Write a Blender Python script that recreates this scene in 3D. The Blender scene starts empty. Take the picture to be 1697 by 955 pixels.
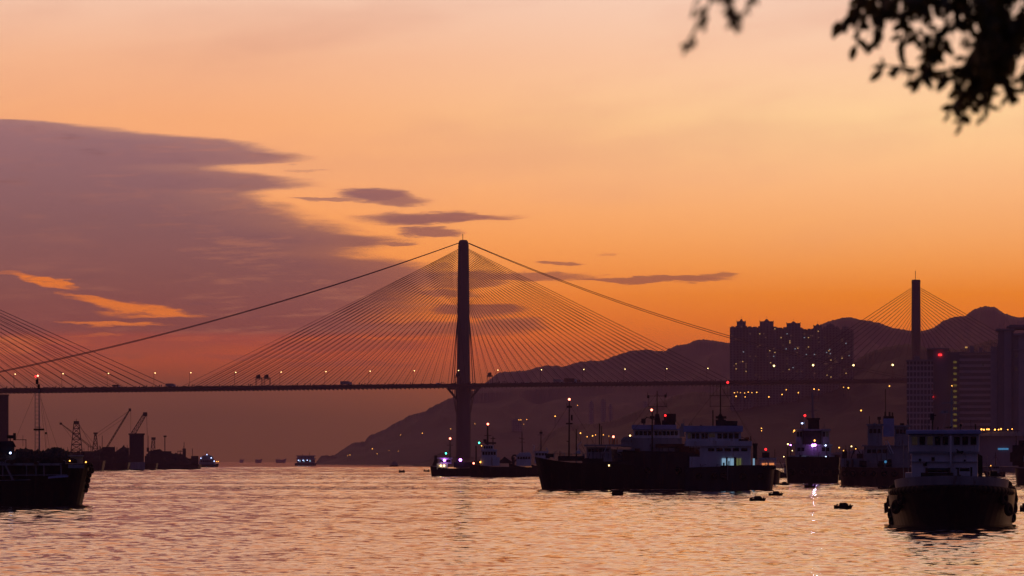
import bpy, bmesh, math, random
import numpy as np
from mathutils import Vector, Matrix
random.seed(7)
R = math.radians
sc = bpy.context.scene
COL = sc.collection

# ------------------------------------------------------------------ camera
F = 6100.0          # focal length in photo pixels (photo is 1697 wide)
H = 764.0           # row of the horizon in the photo
CH = 5.0            # camera height over the water
cd = bpy.data.cameras.new('camera'); cam = bpy.data.objects.new('camera', cd); COL.objects.link(cam)
cam.location = (0, 0, CH); cam.rotation_euler = (R(90), 0, 0)
cd.sensor_width = 36; cd.lens = 36 * F / 1697
cd.shift_y = (H - 477.5) / 1697
cd.clip_start = 0.5; cd.clip_end = 60000
cd.dof.use_dof = True; cd.dof.focus_distance = 1400; cd.dof.aperture_fstop = 5.6
sc.camera = cam
sc.view_settings.view_transform = 'Standard'; sc.view_settings.look = 'None'
sc.view_settings.exposure = 0; sc.view_settings.gamma = 1
sc.render.engine = 'CYCLES'
sc.cycles.use_denoising = True
sc.cycles.max_bounces = 4; sc.cycles.volume_bounces = 0; sc.cycles.diffuse_bounces = 2
sc.cycles.glossy_bounces = 2; sc.cycles.transmission_bounces = 2
sc.cycles.sample_clamp_indirect = 4

def s2l(c):
    return tuple(((v / 255) / 12.92 if v <= 10 else (((v / 255) + 0.055) / 1.055) ** 2.4) for v in c)

# ------------------------------------------------------------------ sky (dusk, the sun is already down)
world = bpy.data.worlds.new('World'); sc.world = world; world.use_nodes = True
wt = world.node_tree; wt.nodes.clear()
world.cycles.sampling_method = 'MANUAL'; world.cycles.sample_map_resolution = 512
class NG:
    def __init__(s, t): s.t = t
    def _in(s, sock, v):
        if isinstance(v, bpy.types.NodeSocket): s.t.links.new(v, sock)
        elif v is not None: sock.default_value = v
    def m(s, op, a, b=None, c=None, clamp=False):
        n = s.t.nodes.new('ShaderNodeMath'); n.operation = op; n.use_clamp = clamp
        for i, v in enumerate((a, b, c)): s._in(n.inputs[i], v)
        return n.outputs[0]
    def ss(s, v, a, b, lo=0.0, hi=1.0):
        n = s.t.nodes.new('ShaderNodeMapRange'); n.interpolation_type = 'SMOOTHSTEP'
        for i, x in enumerate((v, a, b, lo, hi)): s._in(n.inputs[i], x)
        return n.outputs[0]
    def lin(s, v, a, b, lo=0.0, hi=1.0):
        n = s.t.nodes.new('ShaderNodeMapRange')
        for i, x in enumerate((v, a, b, lo, hi)): s._in(n.inputs[i], x)
        return n.outputs[0]
    def mix(s, f, a, b, mode='MIX'):
        n = s.t.nodes.new('ShaderNodeMix'); n.data_type = 'RGBA'; n.blend_type = mode
        s._in(n.inputs[0], f)
        for i, v in ((6, a), (7, b)):
            if isinstance(v, tuple) and len(v) == 3: v = v + (1,)
            s._in(n.inputs[i], v)
        return n.outputs[2]
    def ramp(s, f, stops):
        n = s.t.nodes.new('ShaderNodeValToRGB'); cr = n.color_ramp
        while len(cr.elements) < len(stops): cr.elements.new(0.5)
        for e, (p, c) in zip(cr.elements, stops): e.position = p; e.color = tuple(c) + (1,)
        s._in(n.inputs[0], f); return n.outputs[0]
    def xyz(s, x, y, z):
        n = s.t.nodes.new('ShaderNodeCombineXYZ')
        for i, v in enumerate((x, y, z)): s._in(n.inputs[i], v)
        return n.outputs[0]
    def noise(s, vec, scale=1.0, detail=3, rough=0.5, out=0):
        n = s.t.nodes.new('ShaderNodeTexNoise'); s._in(n.inputs['Vector'], vec)
        n.inputs['Scale'].default_value = scale; n.inputs['Detail'].default_value = detail; n.inputs['Roughness'].default_value = rough
        return n.outputs[out]
    def curve(s, v, pts):
        n = s.t.nodes.new('ShaderNodeFloatCurve'); c = n.mapping.curves[0]
        while len(c.points) < len(pts): c.points.new(0.5, 0.5)
        for p, (x, y) in zip(c.points, pts): p.location = (x, y); p.handle_type = 'AUTO_CLAMPED'
        n.mapping.update(); s._in(n.inputs['Value'], v); return n.outputs[0]
g = NG(wt)
tc = wt.nodes.new('ShaderNodeTexCoord'); sp = wt.nodes.new('ShaderNodeSeparateXYZ'); wt.links.new(tc.outputs['Generated'], sp.inputs[0])
dx, dy, dz = sp.outputs
az = g.m('ARCTAN2', dx, dy); el = g.m('ARCSINE', g.m('MAXIMUM', dz, 0.0))
PX = g.m('MULTIPLY_ADD', az, F, 848.5)             # azimuth and elevation of the sky in units of 1/6100 rad
V = g.m('MULTIPLY', el, F); PY = g.m('SUBTRACT', H, V)
HAZE_D = 4.5e-5; HAZE_S = (.132, .044, .082)               # air density and its own glow, so that the sky seen through it comes out right
def thru(row, c):
    e = max(H - row, 4.0) / F; T = math.exp(-HAZE_D * min(16000.0, 415.0 / math.tan(e)))
    return tuple(max(0.002, (v - k * (1 - T)) / T) for v, k in zip(s2l(c), HAZE_S))
# two profiles of the glow (elevation rows), sun side on the right
LEFT = [(764, (103,61,60)), (690, (103,62,62)), (650, (112,66,64)), (615, (146,72,62)), (560, (196,90,58)), (480, (236,132,70)), (400, (248,154,86)), (300, (250,170,114)), (200, (247,172,122)), (100, (245,181,142)), (0, (244,196,170)), (-136, (245,190,156))]
RIGHT = [(764, (104,64,60)), (700, (120,68,56)), (650, (158,82,50)), (600, (192,92,42)), (530, (222,116,46)), (490, (230,128,52)), (440, (239,150,80)), (390, (244,165,102)), (300, (250,184,130)), (200, (255,206,152)), (100, (252,202,166)), (0, (248,206,182)), (-136, (250,194,158))]
fl = g.m('DIVIDE', V, 900.0, clamp=True)
rl = g.ramp(fl, [((H - p) / 900, thru(p, c)) for p, c in LEFT]); rr = g.ramp(fl, [((H - p) / 900, thru(p, c)) for p, c in RIGHT])
low = g.mix(g.ss(PX, 250.0, 1500.0), rl, rr)
high = g.ramp(g.m('DIVIDE', el, math.pi / 2, clamp=True), [(0.09, s2l((246,192,158))), (0.13, (1.10,.42,.19)), (0.22, (.95,.34,.17)), (0.36, (.42,.18,.22)), (0.55, s2l((80,78,116))), (1.0, s2l((56,58,100)))])
front = g.mix(g.ss(V, 820.0, 960.0), low, high)
back = g.ramp(g.m('DIVIDE', el, math.pi / 2, clamp=True), [(0.0, s2l((44,36,58))), (0.12, s2l((52,42,66))), (0.4, s2l((44,42,78))), (1.0, s2l((56,58,100)))])
hl = g.m('SQRT', g.m('ADD', g.m('MULTIPLY', dx, dx), g.m('MULTIPLY', dy, dy)))
ca = g.m('DIVIDE', g.m('ADD', g.m('MULTIPLY', dx, math.sin(0.1)), g.m('MULTIPLY', dy, math.cos(0.1))), g.m('MAXIMUM', hl, 0.001))
# faint high streaks
st = g.noise(g.xyz(g.m('MULTIPLY', PX, 0.0017), g.m('MULTIPLY_ADD', PX, 0.0007, g.m('MULTIPLY', PY, 0.0075)), 3.1), 1.0, 4, 0.55)
front = g.mix(g.m('MULTIPLY', g.ss(st, 0.42, 0.72), g.ss(PY, 560.0, 120.0, 0.0, 0.34)), front, s2l((226,158,132)))
# clouds
nz = g.noise(g.xyz(g.m('MULTIPLY', PX, 0.006), g.m('MULTIPLY', PY, 0.035), 0.0), 1.0, 5, 0.6)
nz2 = g.noise(g.xyz(g.m('MULTIPLY', PX, 0.011), g.m('MULTIPLY', PY, 0.06), 7.0), 1.0, 4, 0.6)
nz3 = g.noise(g.xyz(g.m('MULTIPLY', PX, 0.014), g.m('MULTIPLY_ADD', PX, 0.008, g.m('MULTIPLY', PY, 0.19)), 2.0), 1.0, 4, 0.6); nc3 = g.m('SUBTRACT', nz3, 0.5)
nc = g.m('SUBTRACT', nz, 0.5); nc2 = g.m('SUBTRACT', nz2, 0.5)
EDGE = [(195,-500),(203,-60),(208,90),(214,160),(221,210),(227,270),(233,350),(240,415),(250,440),(260,470),(267,482),(274,430),(281,355),(288,395),(297,470),(306,500),(314,475),(322,425),(332,430),(345,458),(360,495),(375,535),(388,590),(396,648),(402,664),(409,625),(417,600),(426,610),(436,690),(450,735),(468,765),(480,745),(500,735),(530,735),(548,765),(560,640),(575,540),(590,430),(604,250),(618,60),(640,-300),(700,-500)]
ev = g.curve(g.lin(PY, 195.0, 700.0), [((y - 195) / 505, (x + 500) / 1400) for y, x in EDGE])
ex = g.m('MULTIPLY_ADD', ev, 1400.0, -500.0)
dd = g.m('ADD', g.m('SUBTRACT', ex, PX), g.m('ADD', g.m('MULTIPLY', nc, 120.0), g.m('ADD', g.m('MULTIPLY', nc2, 90.0), g.m('MULTIPLY', nc3, 45.0))))
main = g.m('MULTIPLY', g.m('MULTIPLY', g.ss(dd, -50.0, g.ss(PY, 420.0, 600.0, 46.0, 260.0)), g.ss(dd, -20.0, 220.0, .88, 1.0)), g.ss(PY, 192.0, 204.0))
main = g.m('MULTIPLY', main, g.ss(PY, 625.0, 540.0, 0.0, 1.0))
PXw = g.m('ADD', g.m('MULTIPLY_ADD', nc, 80.0, PX), g.m('MULTIPLY', nc3, 24.0)); PYw = g.m('ADD', g.m('MULTIPLY_ADD', nc2, 26.0, PY), g.m('MULTIPLY', nc3, 4.0))
def lens(cx, cy, rx, ry, k=1.0, shear=0.0, soft=0.7, taper=0.0):
    X = g.m('SUBTRACT', PXw, cx); Y = g.m('SUBTRACT', PYw, cy)
    if shear: Y = g.m('MULTIPLY_ADD', X, -shear, Y)
    xn = g.m('DIVIDE', X, rx)
    r = ry
    if taper: r = g.m('MULTIPLY', ry, g.m('MAXIMUM', g.m('MULTIPLY_ADD', xn, taper, 1.0), 0.15))
    yn = g.m('DIVIDE', Y, r)
    q = g.m('SUBTRACT', 1.0, g.m('ADD', g.m('MULTIPLY', xn, xn), g.m('MULTIPLY', yn, yn)))
    return g.ss(q, 0.0, soft, 0.0, k)
masks = [main]
for a in [(622,324,72,15,1.0,.02,.8), (650,333,70,12,.9,.03,.9), (555,331,90,5,.7), (735,362,165,12,1.0,-.02,.8,-.55), (712,385,62,10,.9,.03), (722,440,40,5,.5), (640,405,60,5,.8), (927,437,42,5,.8), (1075,463,165,7,.85,0,.6), (1190,457,44,5,.75), (850,458,150,10,.8), (760,470,90,10,.7),
          (735,487,70,9,.8), (790,514,95,11,.85), (845,538,85,17,.8,0,.9), (700,545,230,16,.8,0,.9), (560,572,190,14,.6), (1013,423,26,3,.35), (420,268,80,8,.7), (508,283,40,3,.3), (960,462,80,6,.5), (130,588,160,5,.5), (430,592,130,5,.45), (330,573,100,5,.45), (580,604,140,6,.4), (60,545,90,7,.5)]:
    masks.append(lens(*a))
cm = masks[0]
for x in masks[1:]: cm = g.m('MAXIMUM', cm, x)
hole = None
for a in [(85,470,60,9,1,.14,.5), (228,512,128,11,1,.13,.7), (190,538,110,5,.9,0,.9), (150,497,60,6,.8,.2), (255,522,100,8,.9,.02), (55,462,45,5,.6,.1), (60,566,110,10,.35), (300,562,80,5,.3), (20,458,50,4,.3), (20,575,80,17,.6), (160,557,60,4,.4), (120,572,60,3,.35)]:
    x = lens(*a); hole = x if hole is None else g.m('MAXIMUM', hole, x)
hole = g.m('MULTIPLY', hole, g.ss(nz2, 0.3, 0.52))
ccol = g.ramp(g.lin(PY, 200.0, 640.0), [(t_, thru(200 + 440*t_, c_)) for t_, c_ in ((0, (152,112,118)), (.14, (142,101,108)), (.4, (130,88,93)), (.6, (128,80,82)), (.8, (126,70,72)), (1, (120,66,64)))])
cr_ = g.ramp(g.lin(PY, 300.0, 620.0), [(t_, thru(300 + 320*t_, c_)) for t_, c_ in ((0, (176,112,96)), (.3, (160,96,84)), (.65, (140,76,66)), (1, (140,72,60)))])
ccol = g.mix(g.ss(PX, 420.0, 980.0), ccol, cr_)
ccol = g.mix(g.m('MULTIPLY', g.ss(st, 0.35, 0.7), 0.12), ccol, s2l((180,112,104)))
ccol = g.mix(g.m('MULTIPLY', g.ss(g.m('ADD', nz, g.m('MULTIPLY', nc3, .6)), 0.5, 0.72), g.ss(PX, 60.0, 420.0, .12, .34)), ccol, thru(400, (190,118,94)))
ccol = g.mix(g.m('MULTIPLY', g.ss(g.m('ADD', nz2, g.m('MULTIPLY', nc3, .5)), 0.56, 0.8), .35), ccol, thru(400, (112,72,80)))
front = g.mix(g.m('MULTIPLY', cm, 0.97), front, ccol)
front = g.mix(g.m('MULTIPLY', hole, 0.97), front, s2l((255,134,46)))
# the red band low in the west
band = g.m('MULTIPLY', g.m('MULTIPLY', g.ss(PY, 548.0, 560.0), g.ss(PY, 625.0, 575.0)), g.ss(PX, 1050.0, 700.0))
front = g.mix(g.m('MULTIPLY', band, g.ss(nc, -0.2, 0.15, 0.1, 0.55)), front, s2l((190,80,52)))
skyc = g.mix(g.ss(ca, 0.1, 0.985), back, front)
bg = wt.nodes.new('ShaderNodeBackground'); wt.links.new(skyc, bg.inputs[0]); bg.inputs[1].default_value = 1.0
wo = wt.nodes.new('ShaderNodeOutputWorld'); wt.links.new(bg.outputs[0], wo.inputs[0])

# ------------------------------------------------------------------ materials
MATS = {}
def mat(name, col, rough=0.6, var=0.25, scale=0.6, metal=0.0, spots=None, streak=False):
    if name in MATS: return MATS[name]
    m = bpy.data.materials.new(name); m.use_nodes = True; t = m.node_tree; q = NG(t)
    b = t.nodes['Principled BSDF']; b.inputs['Roughness'].default_value = rough; b.inputs['Metallic'].default_value = metal
    b.inputs['Specular IOR Level'].default_value = 0.15
    tcn = t.nodes.new('ShaderNodeTexCoord'); v = tcn.outputs['Object']
    if streak:
        mp = t.nodes.new('ShaderNodeMapping'); mp.inputs['Scale'].default_value = (1, 1, 0.15); t.links.new(v, mp.inputs[0]); v = mp.outputs[0]
    n = q.noise(v, scale, 5, 0.6)
    c = q.mix(q.ss(n, 0.3, 0.7), tuple(x * (1 - var) for x in col), tuple(min(1, x * (1 + var)) for x in col))
    if spots:
        n2 = q.noise(v, scale * 2.3, 6, 0.7); c = q.mix(q.ss(n2, 0.56, 0.66, 0.0, 0.8), c, spots)
    t.links.new(c, b.inputs['Base Color'])
    MATS[name] = m; return m
def emit(name, col, s):
    m = bpy.data.materials.new(name); m.use_nodes = True; t = m.node_tree; b = t.nodes['Principled BSDF']
    b.inputs['Base Color'].default_value = (.05, .05, .05, 1); b.inputs['Emission Color'].default_value = s2l(col) + (1,); b.inputs['Emission Strength'].default_value = s
    MATS[name] = m; return m
HULL = mat('black_hull_paint', (.012, .011, .012), .45, .4, .5, spots=(.04, .022, .016), streak=True)
HULLB = mat('dark_blue_hull_paint', (.022, .026, .04), .5, .3, .5, spots=(.06, .035, .025), streak=True)
HULLR = mat('brown_hull_paint', (.10, .05, .04), .6, .3, .5, spots=(.05, .025, .02), streak=True)
WHITE = mat('weathered_white_paint', (.62, .62, .66), .5, .14, .5, spots=(.34, .27, .22), streak=True)
GREY = mat('grey_paint', (.3, .3, .33), .55, .2, .6, spots=(.16, .11, .08), streak=True)
BLUE = mat('blue_painted_roof', (.34, .38, .62), .5, .15, .4)
STEEL = mat('dark_steel', (.035, .033, .036), .5, .3, 1.0, metal=.3)
RUBBER = mat('black_rubber', (.015, .015, .015), .8, .3, 3)
RUST = mat('rusty_steel', (.11, .05, .03), .75, .4, 1.5)
CONC = mat('bridge_concrete', (.11, .10, .10), .8, .12, .12, streak=True)
DECK = mat('bridge_girder_steel', (.03, .027, .03), .6, .2, .1)
CABLE = mat('cable_sheath', (.03, .027, .03), .6, .1, 1)
GLASS = mat('dark_window_glass', (.015, .017, .02), .08, .2, 1)
CARGO = mat('heaped_scrap', (.05, .04, .035), .9, .5, 3)
ORANGE = mat('orange_paint', (.35, .1, .03), .6, .3, 1)
ROCK = mat('rock', (.12, .1, .09), .9, .4, .2)
PAVE = mat('quay_concrete', (.16, .15, .14), .9, .2, .05)
L_WHITE = emit('lamp_warm_white', (255, 214, 140), 5); L_RED = emit('lamp_red', (255, 40, 44), 3); L_RW = emit('lamp_pale_red', (255, 120, 96), 8)
L_AMB = emit('lamp_amber', (255, 170, 74), 4); L_GRN = emit('lamp_green', (70, 255, 200), 7); L_VIO = emit('lamp_violet', (206, 120, 255), 11)
L_BLU = emit('lamp_blue_white', (190, 205, 255), 5); L_CYA = emit('lamp_cyan', (70, 140, 190), .7)
W_COOL = emit('lit_window_cool', (150, 190, 220), .6); W_GRN = emit('lit_window_green', (168, 176, 104), .22); W_WARM = emit('lit_window_warm', (255, 190, 110), .5)
E_WARM = emit('flat_window_warm', (255, 196, 120), .6); E_COOL = emit('flat_window_cool', (180, 195, 215), .45); E_DIM = emit('flat_window_dim', (210, 150, 120), .16)
W_DIM = emit('dim_glow_window', (160, 130, 110), .03); W_ORG = emit('lit_window_orange', (255, 150, 90), .75); W_STAIR = emit('lit_stair_window', (190, 160, 80), .15)  # W_DIM's glow also stands in for light seen through unlit panes

# ------------------------------------------------------------------ mesh builder
class MB:
    def __init__(s): s.v = []; s.f = []
    def add(s, vs, fs):
        o = len(s.v); s.v += [tuple(p) for p in vs]; s.f += [tuple(i + o for i in f) for f in fs]
    def box(s, x0, y0, z0, x1, y1, z1):
        s.add([(x0,y0,z0),(x1,y0,z0),(x1,y1,z0),(x0,y1,z0),(x0,y0,z1),(x1,y0,z1),(x1,y1,z1),(x0,y1,z1)],
              [(0,3,2,1),(4,5,6,7),(0,1,5,4),(1,2,6,5),(2,3,7,6),(3,0,4,7)])
    def tube(s, a, b, r, n=6, r2=None):
        a = Vector(a); b = Vector(b); d = b - a
        if d.length < 1e-6: return
        q = d.to_track_quat('Z', 'Y'); r2 = r if r2 is None else r2; vs = []
        for p, rr_ in ((a, r), (b, r2)):
            for i in range(n): vs.append(p + q @ Vector((rr_ * math.cos(2*math.pi*i/n), rr_ * math.sin(2*math.pi*i/n), 0)))
        s.add(vs, [(i, (i+1) % n, n + (i+1) % n, n + i) for i in range(n)] + [tuple(range(n-1, -1, -1)), tuple(range(n, 2*n))])
    def ball(s, c, r, n=8, m=6, sz=1.0):
        vs = [(c[0], c[1], c[2] - r*sz)]
        for j in range(1, m):
            a = -math.pi/2 + math.pi*j/m
            for i in range(n): vs.append((c[0] + r*math.cos(a)*math.cos(2*math.pi*i/n), c[1] + r*math.cos(a)*math.sin(2*math.pi*i/n), c[2] + r*sz*math.sin(a)))
        vs.append((c[0], c[1], c[2] + r*sz)); fs = [(0, 1 + (i+1) % n, 1 + i) for i in range(n)]
        for j in range(m-2):
            for i in range(n): fs.append((1 + j*n + i, 1 + j*n + (i+1) % n, 1 + (j+1)*n + (i+1) % n, 1 + (j+1)*n + i))
        k = len(vs) - 1; fs += [(k, 1 + (m-2)*n + i, 1 + (m-2)*n + (i+1) % n) for i in range(n)]
        s.add(vs, fs)
    def torus(s, c, ax, Rr, r, n=16, m=8):
        q = Vector(ax).to_track_quat('Z', 'Y'); vs = []; c = Vector(c)
        for i in range(n):
            a = 2*math.pi*i/n
            for j in range(m):
                b = 2*math.pi*j/m; vs.append(c + q @ Vector(((Rr + r*math.cos(b))*math.cos(a), (Rr + r*math.cos(b))*math.sin(a), r*math.sin(b))))
        s.add(vs, [(i*m + j, ((i+1) % n)*m + j, ((i+1) % n)*m + (j+1) % m, i*m + (j+1) % m) for i in range(n) for j in range(m)])
    def prism(s, pts, y0, y1):
        n = len(pts)
        ar = sum(pts[i][0]*pts[(i+1) % n][1] - pts[(i+1) % n][0]*pts[i][1] for i in range(n))
        if ar < 0: pts = pts[::-1]
        s.add([(x, y0, z) for x, z in pts] + [(x, y1, z) for x, z in pts], [tuple(range(n)), tuple(range(2*n-1, n-1, -1))] + [(i, n+i, n + (i+1) % n, (i+1) % n) for i in range(n)])
    def lattice(s, a, b, w0, w1, n, r, taper_end=0.0):
        a = Vector(a); b = Vector(b); d = (b - a); q = d.to_track_quat('Z', 'Y')
        def corner(k, i):
            t = i / n; w = w0 + (w1 - w0) * t
            if taper_end and t > 1 - taper_end: w *= max(.2, (1 - t) / taper_end)
            sx, sy = ((-1,-1),(1,-1),(1,1),(-1,1))[k % 4]
            return a + d*t + q @ Vector((sx*w/2, sy*w/2, 0))
        for k in range(4):
            for i in range(n):
                s.tube(corner(k, i), corner(k, i+1), r, 4)
                s.tube(corner(k, i), corner(k+1, i), r*.7, 3)
                s.tube(corner(k, i), corner(k+1, i+1) if i % 2 else corner(k+1, i+1), r*.7, 3)
    def mesh(s, name):
        me = bpy.data.meshes.new(name); me.from_pydata(s.v, [], s.f); me.update(); return me
    def build(s, name, m, parent=None, smooth=False, bevel=0, label=None):
        me = s.mesh(name); me.materials.append(m)
        if bevel:
            bm = bmesh.new(); bm.from_mesh(me)
            ed = [e for e in bm.edges if len(e.link_faces) == 2 and e.calc_face_angle(0) > .5]
            bmesh.ops.bevel(bm, geom=ed, offset=bevel, segments=2, profile=.5, affect='EDGES'); bm.to_mesh(me); bm.free()
        if smooth:
            for p in me.polygons: p.use_smooth = True
        o = bpy.data.objects.new(name, me); COL.objects.link(o); o.parent = parent
        if label: o['label'] = label
        return o
def tag(o, label=None, cat=None, group=None, kind=None):
    for k, v in (('label', label), ('category', cat), ('group', group), ('kind', kind)):
        if v: o[k] = v
    return o
def thing(name, label, cat, loc=(0,0,0), group=None):
    o = bpy.data.objects.new(name, None); COL.objects.link(o); o.location = loc; o.empty_display_size = 2
    return tag(o, label, cat, group)
def copy_tree(o, parent=None):
    kids = [c for c in bpy.data.objects if c.parent is o] if o.name not in KIDS else KIDS[o.name]
    KIDS[o.name] = kids
    c = o.copy(); COL.objects.link(c)
    if parent is not None: c.parent = parent
    for ch in kids: copy_tree(ch, c)
    return c
KIDS = {}
ORD = ['first','second','third','fourth','fifth','sixth','seventh','eighth','ninth','tenth','eleventh','twelfth','thirteenth','fourteenth','fifteenth','sixteenth','seventeenth','eighteenth','nineteenth','twentieth']

FR = {}
class Frame:
    """A thing on the water (or land) at a known distance; shapes are given along its width and height."""
    def __init__(s, name, label, cat, px, wl=None, Y=None, z0=0.0, group=None):
        s.Y = F * CH / (wl - H) if Y is None else Y
        s.s = s.Y / F; s.px = px; s.z0 = z0
        s.py0 = H + (CH - z0) / s.s
        s.o = thing(name, label, cat, ((px - 848.5) * s.s, s.Y, z0), group)
        FR[label] = s
        s.o.rotation_euler.z = -math.atan2(px - 848.5, F)      # broadside or bow-on to the quay it is seen from
    def X(s, px): return (px - s.px) * s.s
    def Z(s, py): return (s.py0 - py) * s.s
    def P(s, px, py, d=0): return (s.X(px), d, s.Z(py))
    def part(s, name, m, shapes, parent=None, label=None, bevel=0, smooth=False):
        b = MB()
        for sh in shapes:
            k = sh[0]
            if k == 'b': b.box(s.X(sh[1]), sh[5], s.Z(sh[4]), s.X(sh[3]), sh[6], s.Z(sh[2]))
            elif k == 't': b.tube(s.P(*sh[1]), s.P(*sh[2]), sh[3]*s.s, 6, sh[4]*s.s if len(sh) > 4 else None)
            elif k == 'o': b.ball(s.P(*sh[1]), sh[2]*s.s, 10, 8)
            elif k == 'p': b.prism([(s.X(x), s.Z(y)) for x, y in sh[1]], sh[2], sh[3])
            elif k == 'l': b.lattice(s.P(*sh[1]), s.P(*sh[2]), sh[3]*s.s, sh[4]*s.s, sh[5], sh[6]*s.s, sh[7] if len(sh) > 7 else 0)
            elif k == 'r': b.torus(s.P(*sh[1]), sh[2], sh[3]*s.s, sh[4]*s.s)
        return b.build(name, m, parent or s.o, smooth, bevel, label)
    def lamp(s, px, py, d, r, m, label=None, parent=None):
        return s.part('lamp', m, [('o', (px, py, d), r)], parent, label, smooth=True)

def hull(L, B, zs, zm, zb, ang=0, rake=.3, blunt=2.2, transom=.75, draft=1.5, tm=.5, wlf=.93, cx=0, cy=0, n=28):
    """A ship's hull along its length, bow at the end the angle points to, with sheer and flare."""
    b = MB(); rows = []; ca_, sa_ = math.cos(ang), math.sin(ang)
    for i in range(n + 1):
        t = i / n
        if t > tm: hb = B/2 * max(0.03, (1 - ((t - tm)/(1 - tm))**blunt)) ** .75
        else: hb = B/2 * (transom + (1 - transom) * (1 - ((tm - t)/tm)**2.5))
        z = zm + (zb - zm) * max(0, (t - .45)/.55)**2 + (zs - zm) * max(0, (.4 - t)/.4)**2
        k = max(0, (t - .6)/.4)
        wf = wlf - .28*k
        ring = []; rc = 0 if i in (0, n) else min(.7, z*.3)
        for w, zz in ((0, -draft), (hb*.7*wf, -draft*.95), (hb*wf, -draft*.3), (hb*(wf + .35*(1-wf)), z*.3), (hb*(wf + .75*(1-wf)), z*.68), (hb, z), (hb*.93, z), (hb*.93, z - rc), (0, z - rc + .03)):
            ring.append((w, zz))
        full = ring + [(-w, zz) for w, zz in ring[-2:0:-1]]
        row = []
        for w, zz in full:
            l = L*(t - .5) + rake*max(-draft, zz)*(k**1.2) - (zb*rake*(k**1.2))
            row.append((cx + l*ca_ - w*sa_, cy + l*sa_ + w*ca_, zz))
        rows.append(row)
    m = len(rows[0]); vs = [p for r_ in rows for p in r_]
    fs = [(i*m + j, (i+1)*m + j, (i+1)*m + (j+1) % m, i*m + (j+1) % m) for i in range(n) for j in range(m)]
    fs += [tuple(range(m)), tuple(n*m + j for j in range(m-1, -1, -1))]
    b.add(vs, fs); return b

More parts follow.
